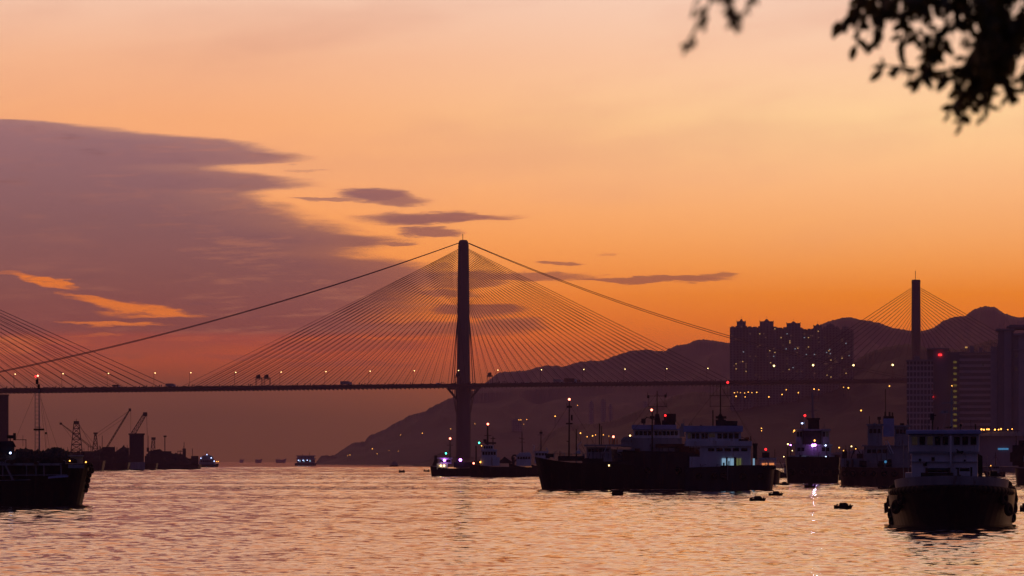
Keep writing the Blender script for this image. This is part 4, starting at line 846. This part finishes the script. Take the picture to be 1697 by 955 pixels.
f.part('rail', GREY, [('t', (1395, 773, -3.3), (1500, 773, -3.3), .5), ('t', (1395, 768, -3.3), (1500, 768, -3.3), .4), ('t', (1484, 724, -2.6), (1508, 724, -2.6), .4)] + [('t', (1395 + 7*i, 776, -3.3), (1395 + 7*i, 767, -3.3), .4) for i in range(15)])
f.lamp(1467.5, 765.5, -3.4, 2.2, L_CYA); f.lamp(1391, 742, -1, 1.0, L_AMB)
for x in (1400, 1414, 1431, 1448, 1465, 1482): f.part('tyre_fender', RUBBER, [('r', (x, 785, -3.7), (0, 1, 0), 3.6, 1.8)], smooth=True)
f.part('deck_gear', STEEL, [('b', 1396, 748, 1404, 762, 0, 2), ('t', (1410, 762, 0), (1418, 740, 0), 1), ('t', (1418, 740, 0), (1430, 758, 0), .8), ('b', 1420, 752, 1431, 762, -1, 1), ('t', (1402, 748, 0), (1402, 738, 0), .6)])

f = Frame('barge', 'dark brown barge with cluttered deck cut by the right edge', 'barge', 1700, wl=803)
hb = hull(9, 6, 3, 3.2, 3.6, math.pi, rake=.1, blunt=5, transom=.97, tm=.8, cx=f.X(1682) + 4.5); hb.build('hull', HULLR, f.o)
f.part('deck_gear', STEEL, [('b', 1678, 738, 1690, 772, -1, 1), ('b', 1688, 730, 1720, 774, 0, 3), ('t', (1684, 738, 0), (1684, 722, 0), .9), ('t', (1676, 752, 0), (1696, 734, 0), 1.5), ('b', 1674, 750, 1684, 766, -.5, 1)])

# --- three small tugs left of centre
f = Frame('tugboat', 'small tug below the central tower with two violet deck lamps', 'tugboat', 750, wl=790.5)
hb = hull(14.6, 5, 3.0, 2.6, 3.4, math.pi, rake=.12, blunt=3, cx=f.X(713) + 7.3); hb.build('hull', HULL, f.o)
wh = f.part('wheelhouse', WHITE, [('b', 724, 768, 742, 778, -1.8, 1.8), ('b', 728, 760, 748, 769, -1.6, 1.6), ('b', 724.5, 758.5, 750, 760.5, -1.9, 1.9)])
windows(f, wh, 729, 747, 762, 766, 5, -1.65)
f.part('mast', STEEL, [('t', (746, 760, 0), (746, 728, 0), 1.3, .9), ('t', (741, 738, 0), (751, 738, 0), .5), ('t', (738, 752, 0), (746, 748, 0), .5), ('t', (763, 778, 0), (763, 764, 0), .7)])
f.part('deck_gear', STEEL, [('b', 752, 766, 790, 775, -1.5, 1.5), ('b', 756, 762, 760, 767, -.5, .5), ('b', 720, 755, 725, 770, 0, 1), ('p', [(716,772),(722,756),(724,772)], 0, .4)])
f.lamp(746, 727, -.3, 1.7, L_RW, 'pale masthead lamp'); f.lamp(739, 751.5, -.3, 1.3, L_GRN)
f.lamp(736.5, 763, -2.3, 2.1, L_VIO, 'violet deck lamp nearer the bow'); f.lamp(763, 762.5, -2.3, 2.3, L_VIO, 'violet deck lamp amidships'); f.lamp(730.5, 772, -2.3, 1.5, L_WHITE); f.lamp(736, 772, -2.3, 1.5, L_WHITE)
f = Frame('tugboat', 'tug with tall mast, green sidelight and stacked bridge right of tower', 'tugboat', 812, wl=791.5)
hb = hull(17, 6, 3.0, 3.2, 4.4, R(180), rake=.1, blunt=3, cx=f.X(778) + 8.5); hb.build('hull', HULL, f.o)
wh = f.part('wheelhouse', WHITE, [('b', 798, 747, 823, 760, -2, 2), ('b', 796, 758, 828, 772, -2.4, 2.4), ('b', 800, 738, 818, 747, -1.5, 1.5), ('b', 797, 745, 824, 747.5, -2.2, 2.2)])
windows(f, wh, 799, 822, 749, 754, 5, -2.05); windows(f, wh, 801, 817, 739.5, 743.5, 4, -1.55)
f.part('mast', STEEL, [('t', (808, 740, 0), (808, 704, 0), 1.8, 1.2), ('t', (803, 722, 0), (814, 722, 0), .6), ('t', (817, 740, 0), (817, 724, 0), .9), ('t', (813, 727, 0), (821, 727, 0), .7), ('t', (794, 735, 0), (808, 733, 0), .5), ('t', (789, 768, 0), (789, 739, 0), 1.2)])
f.part('radar', STEEL, [('b', 803, 733, 822, 736, -.6, .6), ('b', 801, 728, 806, 733, -.5, .5)])
f.part('deck_gear', STEEL, [('p', [(824,768),(836,757),(852,768)], -1.5, 1.5)]); f.part('deck_crate', STEEL, [('b', 783, 764, 796, 770, -1, 1)])
f.lamp(808.5, 703, -.3, 1.7, L_RW, 'pale masthead lamp'); f.lamp(794, 734, -.3, 1.3, L_GRN); f.lamp(785, 768, -2.6, 1.6, L_RW); f.lamp(796, 766, -2.6, 1.3, L_AMB); f.lamp(798, 739, -1.7, .8, L_AMB)
f = Frame('tugboat', 'unlit tug third from the tower with leaning bow gear', 'tugboat', 868, wl=790)
hb = hull(12, 5, 3.0, 3.0, 4.4, math.pi, rake=.1, cx=f.X(843) + 6); hb.build('hull', HULL, f.o)
wh = f.part('wheelhouse', WHITE, [('b', 856, 754, 880, 772, -2, 2), ('p', [(856,755),(862,750),(878,750),(881,755)], -2.1, 2.1)]); windows(f, wh, 857, 879, 757, 761, 5, -2.05)
f.part('mast', STEEL, [('t', (865.5, 751, 0), (865, 716, 0), 1.2, .6), ('t', (860, 726, 0), (869, 728, 0), .5), ('t', (861, 733, 0), (870, 733, 0), .4)])
f.part('bow_gear', STEEL, [('r', (853, 759, 0), (0, 1, 0), 4.5, 1.5), ('b', 848, 758, 853, 772, -1, 1), ('t', (850, 770, 0), (862, 752, 0), .6)])
f = Frame('workboat', 'workboat with white davit arms half hidden behind the black lighter bow', 'boat', 896, wl=789)
hb = hull(9, 5, 3.0, 3.0, 3.8, math.pi, cx=f.X(880) + 4.5); hb.build('hull', HULL, f.o)
wh = f.part('wheelhouse', WHITE, [('b', 886, 748, 908, 768, -1.8, 1.8)]); windows(f, wh, 887, 907, 751, 755, 4, -1.85)
f.part('mast', STEEL, [('t', (896.5, 748, 0), (896.5, 713, 0), 1.1, .6), ('t', (891, 721, 0), (902, 721, 0), .4), ('b', 894, 716, 899, 719, -.3, .3)])
f.part('davit', WHITE, [('t', (883, 752, -2), (886, 739, -2), .8), ('t', (886, 739, -2), (882, 737, -2), .5)]); f.part('davit', WHITE, [('t', (909, 750, -2), (905, 742, -2), .8)])

def clutter(f, x0, x1, base, hi, n, seed, dep=-1.0):
    rr = random.Random(seed)
    for i in range(n):
        x = rr.uniform(x0, x1); k = rr.random(); t = rr.uniform(.3, 1) * hi
        if k < .4: f.part('deck_crate', rr.choice((STEEL, RUST, GREY, HULLB)), [('b', x, base - t*.5, x + rr.uniform(3, 9), base + 2, dep - .8, dep + .8)])
        elif k < .75: f.part('pole', STEEL, [('t', (x, base + 2, dep), (x + rr.uniform(-2, 2), base - t*1.3, dep), .45)])
        else: f.part('davit', GREY, [('t', (x, base + 2, dep), (x, base - t*.7, dep), .6), ('t', (x, base - t*.7, dep), (x + rr.choice((-1, 1))*rr.uniform(4, 8), base - t, dep), .5)])
for o_, a in list(FR.items()):
    if 'long black lighter' in o_: clutter(a, 900, 1035, 758, 12, 22, 1); a.part('rail', STEEL, [('t', (892, 752, -2.9), (960, 753, -2.9), .35)])
    if 'black supply ship' in o_: clutter(a, 1020, 1165, 747, 9, 16, 2, -2.9)
    if 'white double-decked' in o_: clutter(a, 1160, 1278, 775, 8, 16, 3, -2.9); clutter(a, 1140, 1225, 706, 6, 6, 4, 0)
    if 'dark tug seen from astern' in o_: clutter(a, 1308, 1385, 758, 8, 12, 5, -8); clutter(a, 1318, 1375, 713, 8, 6, 6, 0)
    if 'brown-hulled workship' in o_: clutter(a, 1394, 1500, 772, 22, 18, 7, -2.7); clutter(a, 1436, 1504, 705, 8, 7, 8, 0)
    if 'low coaster' in o_: clutter(a, 955, 1045, 770, 26, 12, 9, -1)
    if 'dark working barge' in o_: clutter(a, -10, 135, 768, 7, 16, 10, -2.9)
    if 'dark brown barge' in o_: clutter(a, 1678, 1712, 772, 30, 8, 11, -1)
# small craft moored among the big ones
def small_boat(px, wl, w_, h_, lb, lamps=(), m_=HULL):
    f = Frame('workboat', lb, 'boat', px, wl=wl); Lm = w_*f.s
    hull(Lm, Lm*.3, h_*.42*f.s, h_*.36*f.s, h_*.5*f.s, math.pi, n=20).build('hull', m_, f.o)
    wh = f.part('wheelhouse', GREY, [('b', px - w_*.12, wl - h_*.85, px + w_*.22, wl - h_*.3, -1.4, 1.4), ('b', px - w_*.16, wl - h_*.9, px + w_*.26, wl - h_*.84, -1.7, 1.7)])
    windows(f, wh, px - w_*.11, px + w_*.21, wl - h_*.78, wl - h_*.66, 4, -1.45)
    f.part('mast', STEEL, [('t', (px + w_*.05, wl - h_*.9, 0), (px + w_*.05, wl - h_*1.9, 0), .7, .4), ('t', (px - w_*.02, wl - h_*1.5, 0), (px + w_*.12, wl - h_*1.5, 0), .4), ('t', (px + w_*.05, wl - h_*1.7, 0), (px - w_*.4, wl - h_*.45, 0), .2), ('t', (px + w_*.05, wl - h_*1.7, 0), (px + w_*.42, wl - h_*.4, 0), .2)])
    f.part('derrick_boom', STEEL, [('t', (px - w_*.15, wl - h_*.5, 0), (px - w_*.38, wl - h_*1.1, 0), .6)])
    for k in (-.3, 0, .3): f.part('tyre_fender', RUBBER, [('r', (px + w_*k, wl - h_*.25, -Lm*.15), (0, 1, 0), 2.6, 1.2)])
    for x, y, m2, r_ in lamps: f.lamp(x, y, -1.8, r_, m2)
small_boat(1303, 793, 30, 27, 'workboat with slim mast between little tug and the violet-lit tug', ((1299,757,L_WHITE,.8),(1313,747,L_WHITE,.7)))
small_boat(1405, 796, 44, 30, 'workboat with stayed mast between violet-lit tug and brown workship', ((1411,740,L_WHITE,1.0),(1418,744,L_AMB,.8),(1398,747,L_AMB,.7)), HULLR)
small_boat(926, 797, 40, 26, 'workboat behind the black lighter, its mast left of the tall lamp mast')
small_boat(1648, 791, 36, 22, 'workboat right behind the bow-on tug under the cyan strip light', ((1642,772,L_AMB,.7),))
small_boat(1140, 799, 50, 40, 'workboat filling the gap between the two white wheelhouses')
# --- crane barges at left, farther off
def cb_(label, px, wl, x0, x1, dh_, B=12, name='crane_barge', cat='barge'):
    f = Frame(name, label, cat, px, wl=wl); Lm = (x1 - x0) * f.s
    hull(Lm, B, dh_, dh_, dh_*1.15, 0, rake=.2, blunt=6, transom=.97, tm=.85, cx=f.X((x0+x1)/2), n=20).build('hull', HULL, f.o)
    rr = random.Random(px)
    for k in range(int((x1 - x0) / 5)):
        x = rr.uniform(x0 + 3, x1 - 3); top = rr.uniform(734, 752) + (x - 150)*.05; lean = rr.uniform(-4, 4)
        f.part('pole', STEEL, [('t', (x, 765, rr.uniform(-3, 3)), (x + lean*.3, top, 0), rr.uniform(.3, .55))])
    for k in range(int((x1 - x0) / 8)):
        x = rr.uniform(x0 + 4, x1 - 8); w_ = rr.uniform(3, 8); top = rr.uniform(742, 758); f.part('deck_crate', STEEL, [('b', x, top, x + w_, 768, -4.5, -2.5)])
    return f
f = cb_('barge bearing a tall tapering lattice derrick behind the working barge', 125, 780, 85, 175, 4.5)
f.part('derrick', STEEL, [('l', (127, 764, 0), (126.5, 701, 0), 22, 8, 7, .9), ('b', 122, 698, 131, 703, -1.2, 1.2), ('t', (126.5, 698, 0), (126.5, 694, 0), .4)])
f.part('jib', STEEL, [('l', (152, 742, 3), (101, 702, 3), 2.4, 1.6, 12, .3, .2), ('b', 99, 700.5, 103, 704, 2, 4)])
f.part('machine_house', STEEL, [('b', 104, 752, 120, 766, -3, 3), ('b', 134, 748, 152, 766, -3, 3), ('b', 90, 756, 104, 766, -3, 3)])
f.part('rigging', STEEL, [('t', (131, 703, 0), (154, 744, 0), .3), ('t', (128, 703, 0), (160, 740, 0), .25), ('t', (101, 702, 3), (122, 730, 2), .2)])
heap(f, 'spoil_heap', CARGO, jagline(82, 172, 768, [(82,745),(95,742),(110,747),(140,752),(172,757)], 3, 1.5, 9), -3, 3, 3)
f = cb_('crane barge with long thin straight jib leaning right', 183, 779.5, 146, 216, 3.6)
f.part('jib', STEEL, [('l', (177, 742, 0), (214.5, 680, 0), 2.2, 1.8, 12, .45, .12), ('b', 213, 677, 217, 682, -.8, .8)])
f.part('a_frame', STEEL, [('l', (158, 760, 0), (158.5, 718, 0), 12, 2.2, 5, .8), ('b', 155, 717, 162, 719.5, -.8, .8)])
f.part('rigging', STEEL, [('t', (160, 719, 0), (214, 681, 0), .28), ('t', (162, 723, 0), (210, 690, 0), .22), ('t', (216.5, 681, 0), (216.5, 716, 0), .22), ('t', (150, 757, 0), (158, 719, 0), .25)])
f.part('machine_house', STEEL, [('b', 170, 741, 190, 757, -3, 3), ('b', 148, 752, 172, 768, -4, 4), ('t', (169.5, 744, 0), (169.5, 722, 0), .5), ('b', 188, 750, 212, 768, -3.5, 3.5)])
heap(f, 'spoil_heap', CARGO, jagline(146, 214, 770, [(146,750),(165,746),(180,742),(192,748),(205,739),(214,742)], 3, 1.6, 19), -3, 3, 8)
f = cb_('crane barge with square tower block and short heavy lattice jib', 228, 778.8, 206, 262, 3.2)
f.part('jib', STEEL, [('l', (219, 722, 0), (240, 687, 0), 7, 5, 7, .6), ('b', 237, 683.5, 244, 690, -1.2, 1.2)])
f.part('tower_block', STEEL, [('b', 214.5, 719.5, 238.5, 770, -4, 4), ('b', 213, 718.5, 240, 721, -4.3, 4.3)])
f.part('hook_line', STEEL, [('t', (243, 689, 0), (244.5, 742, 0), .3), ('b', 243, 742, 247, 749, -.5, .5)])
f.part('white_bulwark', GREY, [('b', 216, 766, 240, 778.5, -6.4, -6.0)])
f = cb_('low barge carrying a luffing pile frame and thin masts beyond the tower block', 285, 778, 240, 334, 2.6)
f.part('pile_frame', STEEL, [('l', (253, 762, 0), (254.5, 727, 0), 9, 4, 5, .7), ('b', 251, 725, 258, 729, -1, 1)])
f.part('mast', STEEL, [('t', (273.3, 762, 0), (273.3, 722, 0), .8), ('b', 271, 722, 276, 724.5, -.4, .4)]); f.part('mast', STEEL, [('t', (305, 762, 0), (305, 733, 0), .5), ('t', (294, 748, 0), (305, 748, 0), .6), ('t', (305, 738, 0), (302, 746, 0), .3)]); f.part('mast', STEEL, [('t', (246, 765, 0), (246, 722, 0), .4)])
f.part('machine_house', STEEL, [('b', 258, 748, 284, 770, -3, 3), ('b', 284, 753, 304, 770, -3, 3), ('b', 304, 760, 326, 772, -2, 2), ('b', 240, 756, 258, 772, -2, 2)])
heap(f, 'spoil_heap', CARGO, jagline(242, 330, 774, [(242,750),(262,746),(280,750),(300,754),(315,760),(330,764)], 2.6, 1.4, 29), -3.5, 3, 11)
f = Frame('ferry', 'small domed ferry dotted with white lights at end of the barges', 'ferry', 345, wl=774.5)
hull((363-327)*f.s, 6, 2.4, 2.2, 3, 0, cx=0).build('hull', HULL, f.o)
ca_b = f.part('cabin', GREY, [('p', [(329,770),(331,760),(336,755.5),(345,753.5),(352,756),(355,762),(358,770)], -2.5, 2.5)])
windows(f, ca_b, 332, 354, 763, 766, 6, -2.6); f.part('mast', STEEL, [('t', (343, 754, 0), (343, 748, 0), .4)])
for x, y, m_ in ((343,753.5,L_BLU),(333,759.5,L_BLU),(350,759,L_BLU),(355,764.5,L_BLU),(358.5,765,L_AMB),(361.5,765,L_AMB)): f.lamp(x, y, -2.8, .65, m_)
f = Frame('ferry', 'two-deck ferry alone on open water left of the hill', 'ferry', 507, wl=771)
hull(37*f.s, 8, 2.6, 2.2, 2.8, 0, rake=.4, blunt=4, transom=.8).build('hull', HULLB, f.o)
ca_b = f.part('cabin', GREY, [('b', 492, 761, 522, 768.5, -3, 3), ('b', 490.5, 759.8, 523.5, 761.2, -3.6, 3.6)]); f.part('upper_deck', GREY, [('b', 492.5, 756.5, 521, 760, -2.6, 2.6), ('b', 491, 755, 523, 756.6, -3.2, 3.2)])
windows(f, ca_b, 492, 522, 762.5, 765.5, 9, -3.05, lit={1: W_COOL, 3: W_COOL, 6: W_COOL})
for x in (494.5, 502, 509): f.lamp(x, 763, -3.3, .6, L_BLU)
f.part('mast', STEEL, [('t', (513, 755, 0), (513, 749.5, 0), .35), ('t', (501, 755, 0), (501, 752.5, 0), .5)])
f = Frame('motorboat', 'small wide-cabined motorboat between ferry and tower', 'boat', 653, wl=773.5)
hull(15*f.s, 4, 1.4, 1.2, 1.8, 0).build('hull', HULLB, f.o); f.part('cabin', GREY, [('p', [(648,771),(650,766),(656,765),(658,768),(660,771)], -1.4, 1.4)]); f.part('mast', STEEL, [('t', (653,766,0),(653,763,0),.3)])
for i, (px, wl, w_, lb) in enumerate([(401, 766.6, 8, 'tiny far ship on the horizon, leftmost of three'), (429, 767, 12, 'tiny far ship on the horizon, middle of three'), (466, 767, 18, 'long far ship on the horizon, rightmost of three')]):
    f = Frame('distant_ship', lb, 'ship', px, wl=wl, group='hazy ships on the horizon')
    hull(w_*f.s, 12, 10, 8, 12, 0).build('hull', HULLB, f.o); f.part('bridge_house', GREY, [('b', px - w_*.3, wl - 5.5, px - w_*.08, wl - 1.5, -5, 5), ('b', px + w_*.05, wl - 3.5, px + w_*.3, wl - 1.5, -4, 4), ('t', (px - w_*.2, wl - 5, 0), (px - w_*.2, wl - 7.5, 0), .3)])

# --- sampans, floats and mooring drums
def sampan(px, wl, w_, h_, lb, cabin=True, m_=HULL, name='sampan', cat='sampan'):
    f = Frame(name, lb, cat, px, wl=wl, group='small craft and floats between the ships')
    Lm = w_*f.s; hh = h_*f.s
    hull(Lm, Lm*.35, hh*.62, hh*.45, hh*.6, 0, rake=.5, blunt=3, transom=.6, draft=.4, n=16).build('hull', m_, f.o)
    if cabin:
        f.part('cabin', STEEL, [('p', [(px - w_*.25, wl - h_*.45), (px - w_*.2, wl - h_*.95), (px + w_*.12, wl - h_), (px + w_*.22, wl - h_*.8), (px + w_*.27, wl - h_*.45)], -Lm*.11, Lm*.11)])
        f.part('thwart_gear', RUBBER, [('t', (px - w_*.38, wl - h_*.55, 0), (px - w_*.28, wl - h_*.7, 0), h_*.12), ('t', (px + w_*.3, wl - h_*.5, 0), (px + w_*.38, wl - h_*.7, 0), h_*.1)])
    return f
sampan(1398, 843, 32, 10, 'black sampan on bright water nearest the bow-on tug, lowest of the small craft')
sampan(1256, 830, 28, 8, 'flat black sampan, second lowest, below the white ship stern')
sampan(1286, 821.5, 25, 7.5, 'open black skiff with square ends right above the flat sampan')
sampan(1343, 809, 20, 9, 'small boat floating under the violet-lit tug stern')
sampan(1300, 804.5, 18, 6, 'low skiff between white ship and the violet-lit tug')
sampan(1465, 811, 20, 6.5, 'pontoon boat with a mast in front of the brown workship')
sampan(1697, 847, 14, 13, 'black boat cut by the right edge of the picture')
def pontoon(px, wl, w_, h_, lb):
    f = Frame('pontoon', lb, 'pontoon', px, wl=wl, group='small craft and floats between the ships')
    D = w_*f.s*.35
    f.part('float', HULL, [('b', px - w_/2, wl - h_*.8, px + w_/2, wl + .8, -D, D)], bevel=.06); f.part('rubbing_strip', RUBBER, [('b', px - w_/2 - .3, wl - h_, px + w_/2 + .3, wl - h_*.78, -D - .05, D + .05)])
    for k in (-.35, .3): f.part('bollard', STEEL, [('t', (px + w_*k, wl - h_, 0), (px + w_*k, wl - h_ - 1.6, 0), .7)])
pontoon(1023.5, 821.5, 19, 8, 'square black mooring pontoon under the junction of the dark hulls')
pontoon(1038, 814.5, 12, 4, 'small raft tucked behind the square mooring pontoon')
pontoon(666, 784, 10, 4, 'tiny dark float alone on open water left of tugs')
pontoon(707, 782.5, 10, 3, 'thin dark raft at the bow of the small tug')

# ------------------------------------------------------------------ promenade and the overhanging tree
b = MB(); b.box(-40, -40, 1.5, 40, 16, 3.2); b.build('promenade', PAVE)['kind'] = 'structure'
LEAF = bpy.data.materials.new('leaf'); LEAF.use_nodes = True; lt = LEAF.node_tree; lb_ = lt.nodes['Principled BSDF']
lq = NG(lt); oi = lt.nodes.new('ShaderNodeTexCoord'); nn_ = lq.noise(oi.outputs['Object'], 6, 3)
lt.links.new(lq.mix(nn_, (.025, .045, .012), (.06, .085, .02)), lb_.inputs['Base Color']); lb_.inputs['Roughness'].default_value = .5
tr_ = lt.nodes.new('ShaderNodeBsdfTranslucent'); tr_.inputs[0].default_value = (.16, .12, .02, 1); mx = lt.nodes.new('ShaderNodeMixShader'); mx.inputs[0].default_value = .32
lt.links.new(lb_.outputs[0], mx.inputs[1]); lt.links.new(tr_.outputs[0], mx.inputs[2]); lt.links.new(mx.outputs[0], lt.nodes['Material Output'].inputs[0])
BARK = mat('bark', (.09, .06, .04), .9, .4, 8)
TY = 12.0
def tp(px, py, dy=0): return Vector(((px - 848.5)/F*(TY + dy), TY + dy, CH + (H - py)/F*(TY + dy)))
def tree(label, root, branches, sprays, seed):
    t = thing('tree', label, 'tree', root)
    rr = random.Random(seed); rv = Vector(root); tb = MB(); cr = MB(); lf = MB()
    top = branches[0][0]
    pts = [rv, rv + Vector((.1, .1, 1.6)), rv + Vector((-.05, .05, 2.8)), top]
    rads = [.26, .2, .16, .12]
    for (a, b_), (ra, rb) in zip(zip(pts, pts[1:]), zip(rads, rads[1:])): tb.tube(a - rv, b_ - rv, ra, 10, rb)
    tb.build('trunk', BARK, t, smooth=True)
    for br in branches:
        n = len(br); 
        for i in range(n - 1):
            r0 = .05*(1 - i/n) + .006; r1 = .05*(1 - (i+1)/n) + .005; cr.tube(br[i] - rv, br[i+1] - rv, r0, 6, r1)
    def leaf(p, d, L, W):
        d = d.normalized(); s_ = d.cross(Vector((rr.uniform(-1,1), rr.uniform(-1,1), rr.uniform(-1,1)))).normalized(); up = d.cross(s_).normalized()
        c = p - rv; prof = [(0, 0), (.22, .75), (.5, 1), (.78, .7), (1, 0)]
        vs = []
        for u, w_ in prof:
            mid = c + d*L*u + up*(-.12*L*(u-.5)**2*2); vs += [mid + s_*W*.5*w_ + up*W*.12*w_, mid, mid - s_*W*.5*w_ + up*W*.12*w_]
        lf.add(vs, [(i*3+j, i*3+j+1, (i+1)*3+j+1, (i+1)*3+j) for i in range(4) for j in range(2)])
    for pl, dens, wid, *lk in sprays:
        lk = lk[0] if lk else 1.0            # twig polylines with leaves along them
        for a, b_ in zip(pl, pl[1:]):
            cr.tube(a - rv, b_ - rv, .0042, 5, .003)
            L = (b_ - a).length; k = max(1, int(L * dens))
            for i in range(k):
                p = a.lerp(b_, (i + rr.random())/k); d_ = (b_ - a).normalized()*.5 + Vector((rr.gauss(0,.55), rr.gauss(0,.5), rr.gauss(-.55,.5)))
                off = Vector((rr.gauss(0, wid), rr.gauss(0, wid*2.5), rr.gauss(0, wid)))
                leaf(p + off, d_, rr.uniform(.040, .064)*lk, rr.uniform(.021, .031)*lk)
    cr.build('branches', BARK, t); lf.build('foliage', LEAF, t, smooth=True)
    return t
rr = random.Random(21); sprays = []
def spray(pts, dens, wid, dy=0): sprays.append(([tp(x, y, dy + rr.uniform(-.15, .15)) for x, y in pts], dens, wid))
# dense mass at the upper right corner
for i in range(46):
    x0 = rr.uniform(1600, 1800); y0 = rr.uniform(-200, -10); x1 = x0 + rr.uniform(-50, 10); y1 = y0 + rr.uniform(80, 150)
    y1 = min(y1, 25 + max(0, (x1 - 1560))*.75 + rr.uniform(-15, 10))
    spray([(x0, y0), ((x0+x1)/2 + 8, (y0+y1)/2), (x1, y1)], 130, .010, rr.uniform(-.7, .9))
for i in range(20):
    x0 = rr.uniform(1440, 1620); y0 = rr.uniform(-110, -30); x1 = x0 + rr.uniform(-40, 10); y1 = rr.uniform(0, 28)
    spray([(x0, y0), (x1, y1)], 120, .008, rr.uniform(-.5, .7))
spray([(1450,-40),(1425,0),(1405,30),(1388,42)], 95, .009); spray([(1460,-30),(1438,10),(1425,40),(1418,85)], 75, .007); spray([(1480,-30),(1460,10),(1450,50),(1446,80)], 55, .006)
spray([(1520,-30),(1504,20),(1500,55),(1492,78)], 80, .007); spray([(1640,20),(1590,40),(1540,58),(1518,60)], 80, .010); spray([(1600,10),(1570,50),(1548,70),(1536,100)], 80, .008)
spray([(1650,60),(1600,112),(1560,122),(1500,112),(1455,108)], 85, .008); spray([(1600,112),(1540,120),(1515,140)], 85, .008); spray([(1640,80),(1600,128),(1560,138)], 80, .008); spray([(1560,60),(1550,100),(1530,122)], 70, .007)
spray([(1670,80),(1630,130),(1598,150),(1578,182)], 95, .008); spray([(1640,110),(1612,150),(1605,172),(1596,200)], 85, .006); spray([(1660,110),(1630,160),(1633,200)], 45, .005); spray([(1680,60),(1650,120),(1640,140)], 120, .012); spray([(1697,60),(1672,110),(1668,140),(1676,155)], 60, .006); spray([(1730,60),(1700,110),(1697,130)], 70, .006)
for i in range(12): 
    x = rr.uniform(1615, 1690); spray([(x + 20, 20), (x, 70), (x - 12, 105 + rr.uniform(-15, 20))], 120, .011, rr.uniform(-.6, .8))
# sparse sprig further left
for pl, dn in (([(1200,-60),(1182,-10),(1170,20),(1157,42),(1140,70),(1134,80)], 60), ([(1195,-40),(1204,0),(1214,26),(1222,40)], 60), ([(1262,-40),(1244,5),(1232,22),(1222,34)], 60), ([(1180,-30),(1162,-8),(1150,8)], 40)):
    sprays.append(([tp(x, y, -3.0 + rr.uniform(-.2, .2)) for x, y in pl], dn, .004, .62))
rb = Vector((3.1, 12.6, 3.2)); fork = Vector((2.6, 12.4, 6.9))
brs = [[fork, tp(1800, -150, .2), tp(1690, -60), tp(1600, -50), tp(1480, -60)], [fork, tp(1830, 0, .4), tp(1730, 20), tp(1660, 60), tp(1600, 110)], [fork, tp(1760, -330, -.6), tp(1500, -260, -1.3), tp(1260, -60, -3), tp(1195, -65, -3)], [fork, fork + Vector((.5, .3, 1.2)), fork + Vector((.7, .6, 2.4))]]
for x in (2.4, 2.9, 3.4, 3.8):                     # the rest of the crown, out of the picture
    for z in (7.4, 8.2, 9.0):
        c0 = Vector((x, 12.3 + rr.uniform(-.8, .8), z)); sprays.append(([fork, c0, c0 + Vector((rr.uniform(-.5, .5), rr.uniform(-.5, .5), .3))], 60, .06))
tree('overhanging tree with small dark leaves, out of focus at top right', rb, brs, sprays, 3)

# ------------------------------------------------------------------ haze
hz = MB(); hz.box(-9500, -120, -4, 9500, 16000, 420)
hm = bpy.data.materials.new('haze'); hm.use_nodes = True; ht = hm.node_tree; ht.nodes.clear()
pv = ht.nodes.new('ShaderNodeVolumePrincipled'); pv.inputs['Color'].default_value = (.90, .59, 1.0, 1); pv.inputs['Density'].default_value = 4.5e-5; pv.inputs['Anisotropy'].default_value = .3
ho = ht.nodes.new('ShaderNodeOutputMaterial'); ht.links.new(pv.outputs[0], ho.inputs['Volume'])
h = hz.build('haze', hm); h['kind'] = 'stuff'; h['label'] = 'thin purple dusk haze over the harbour'
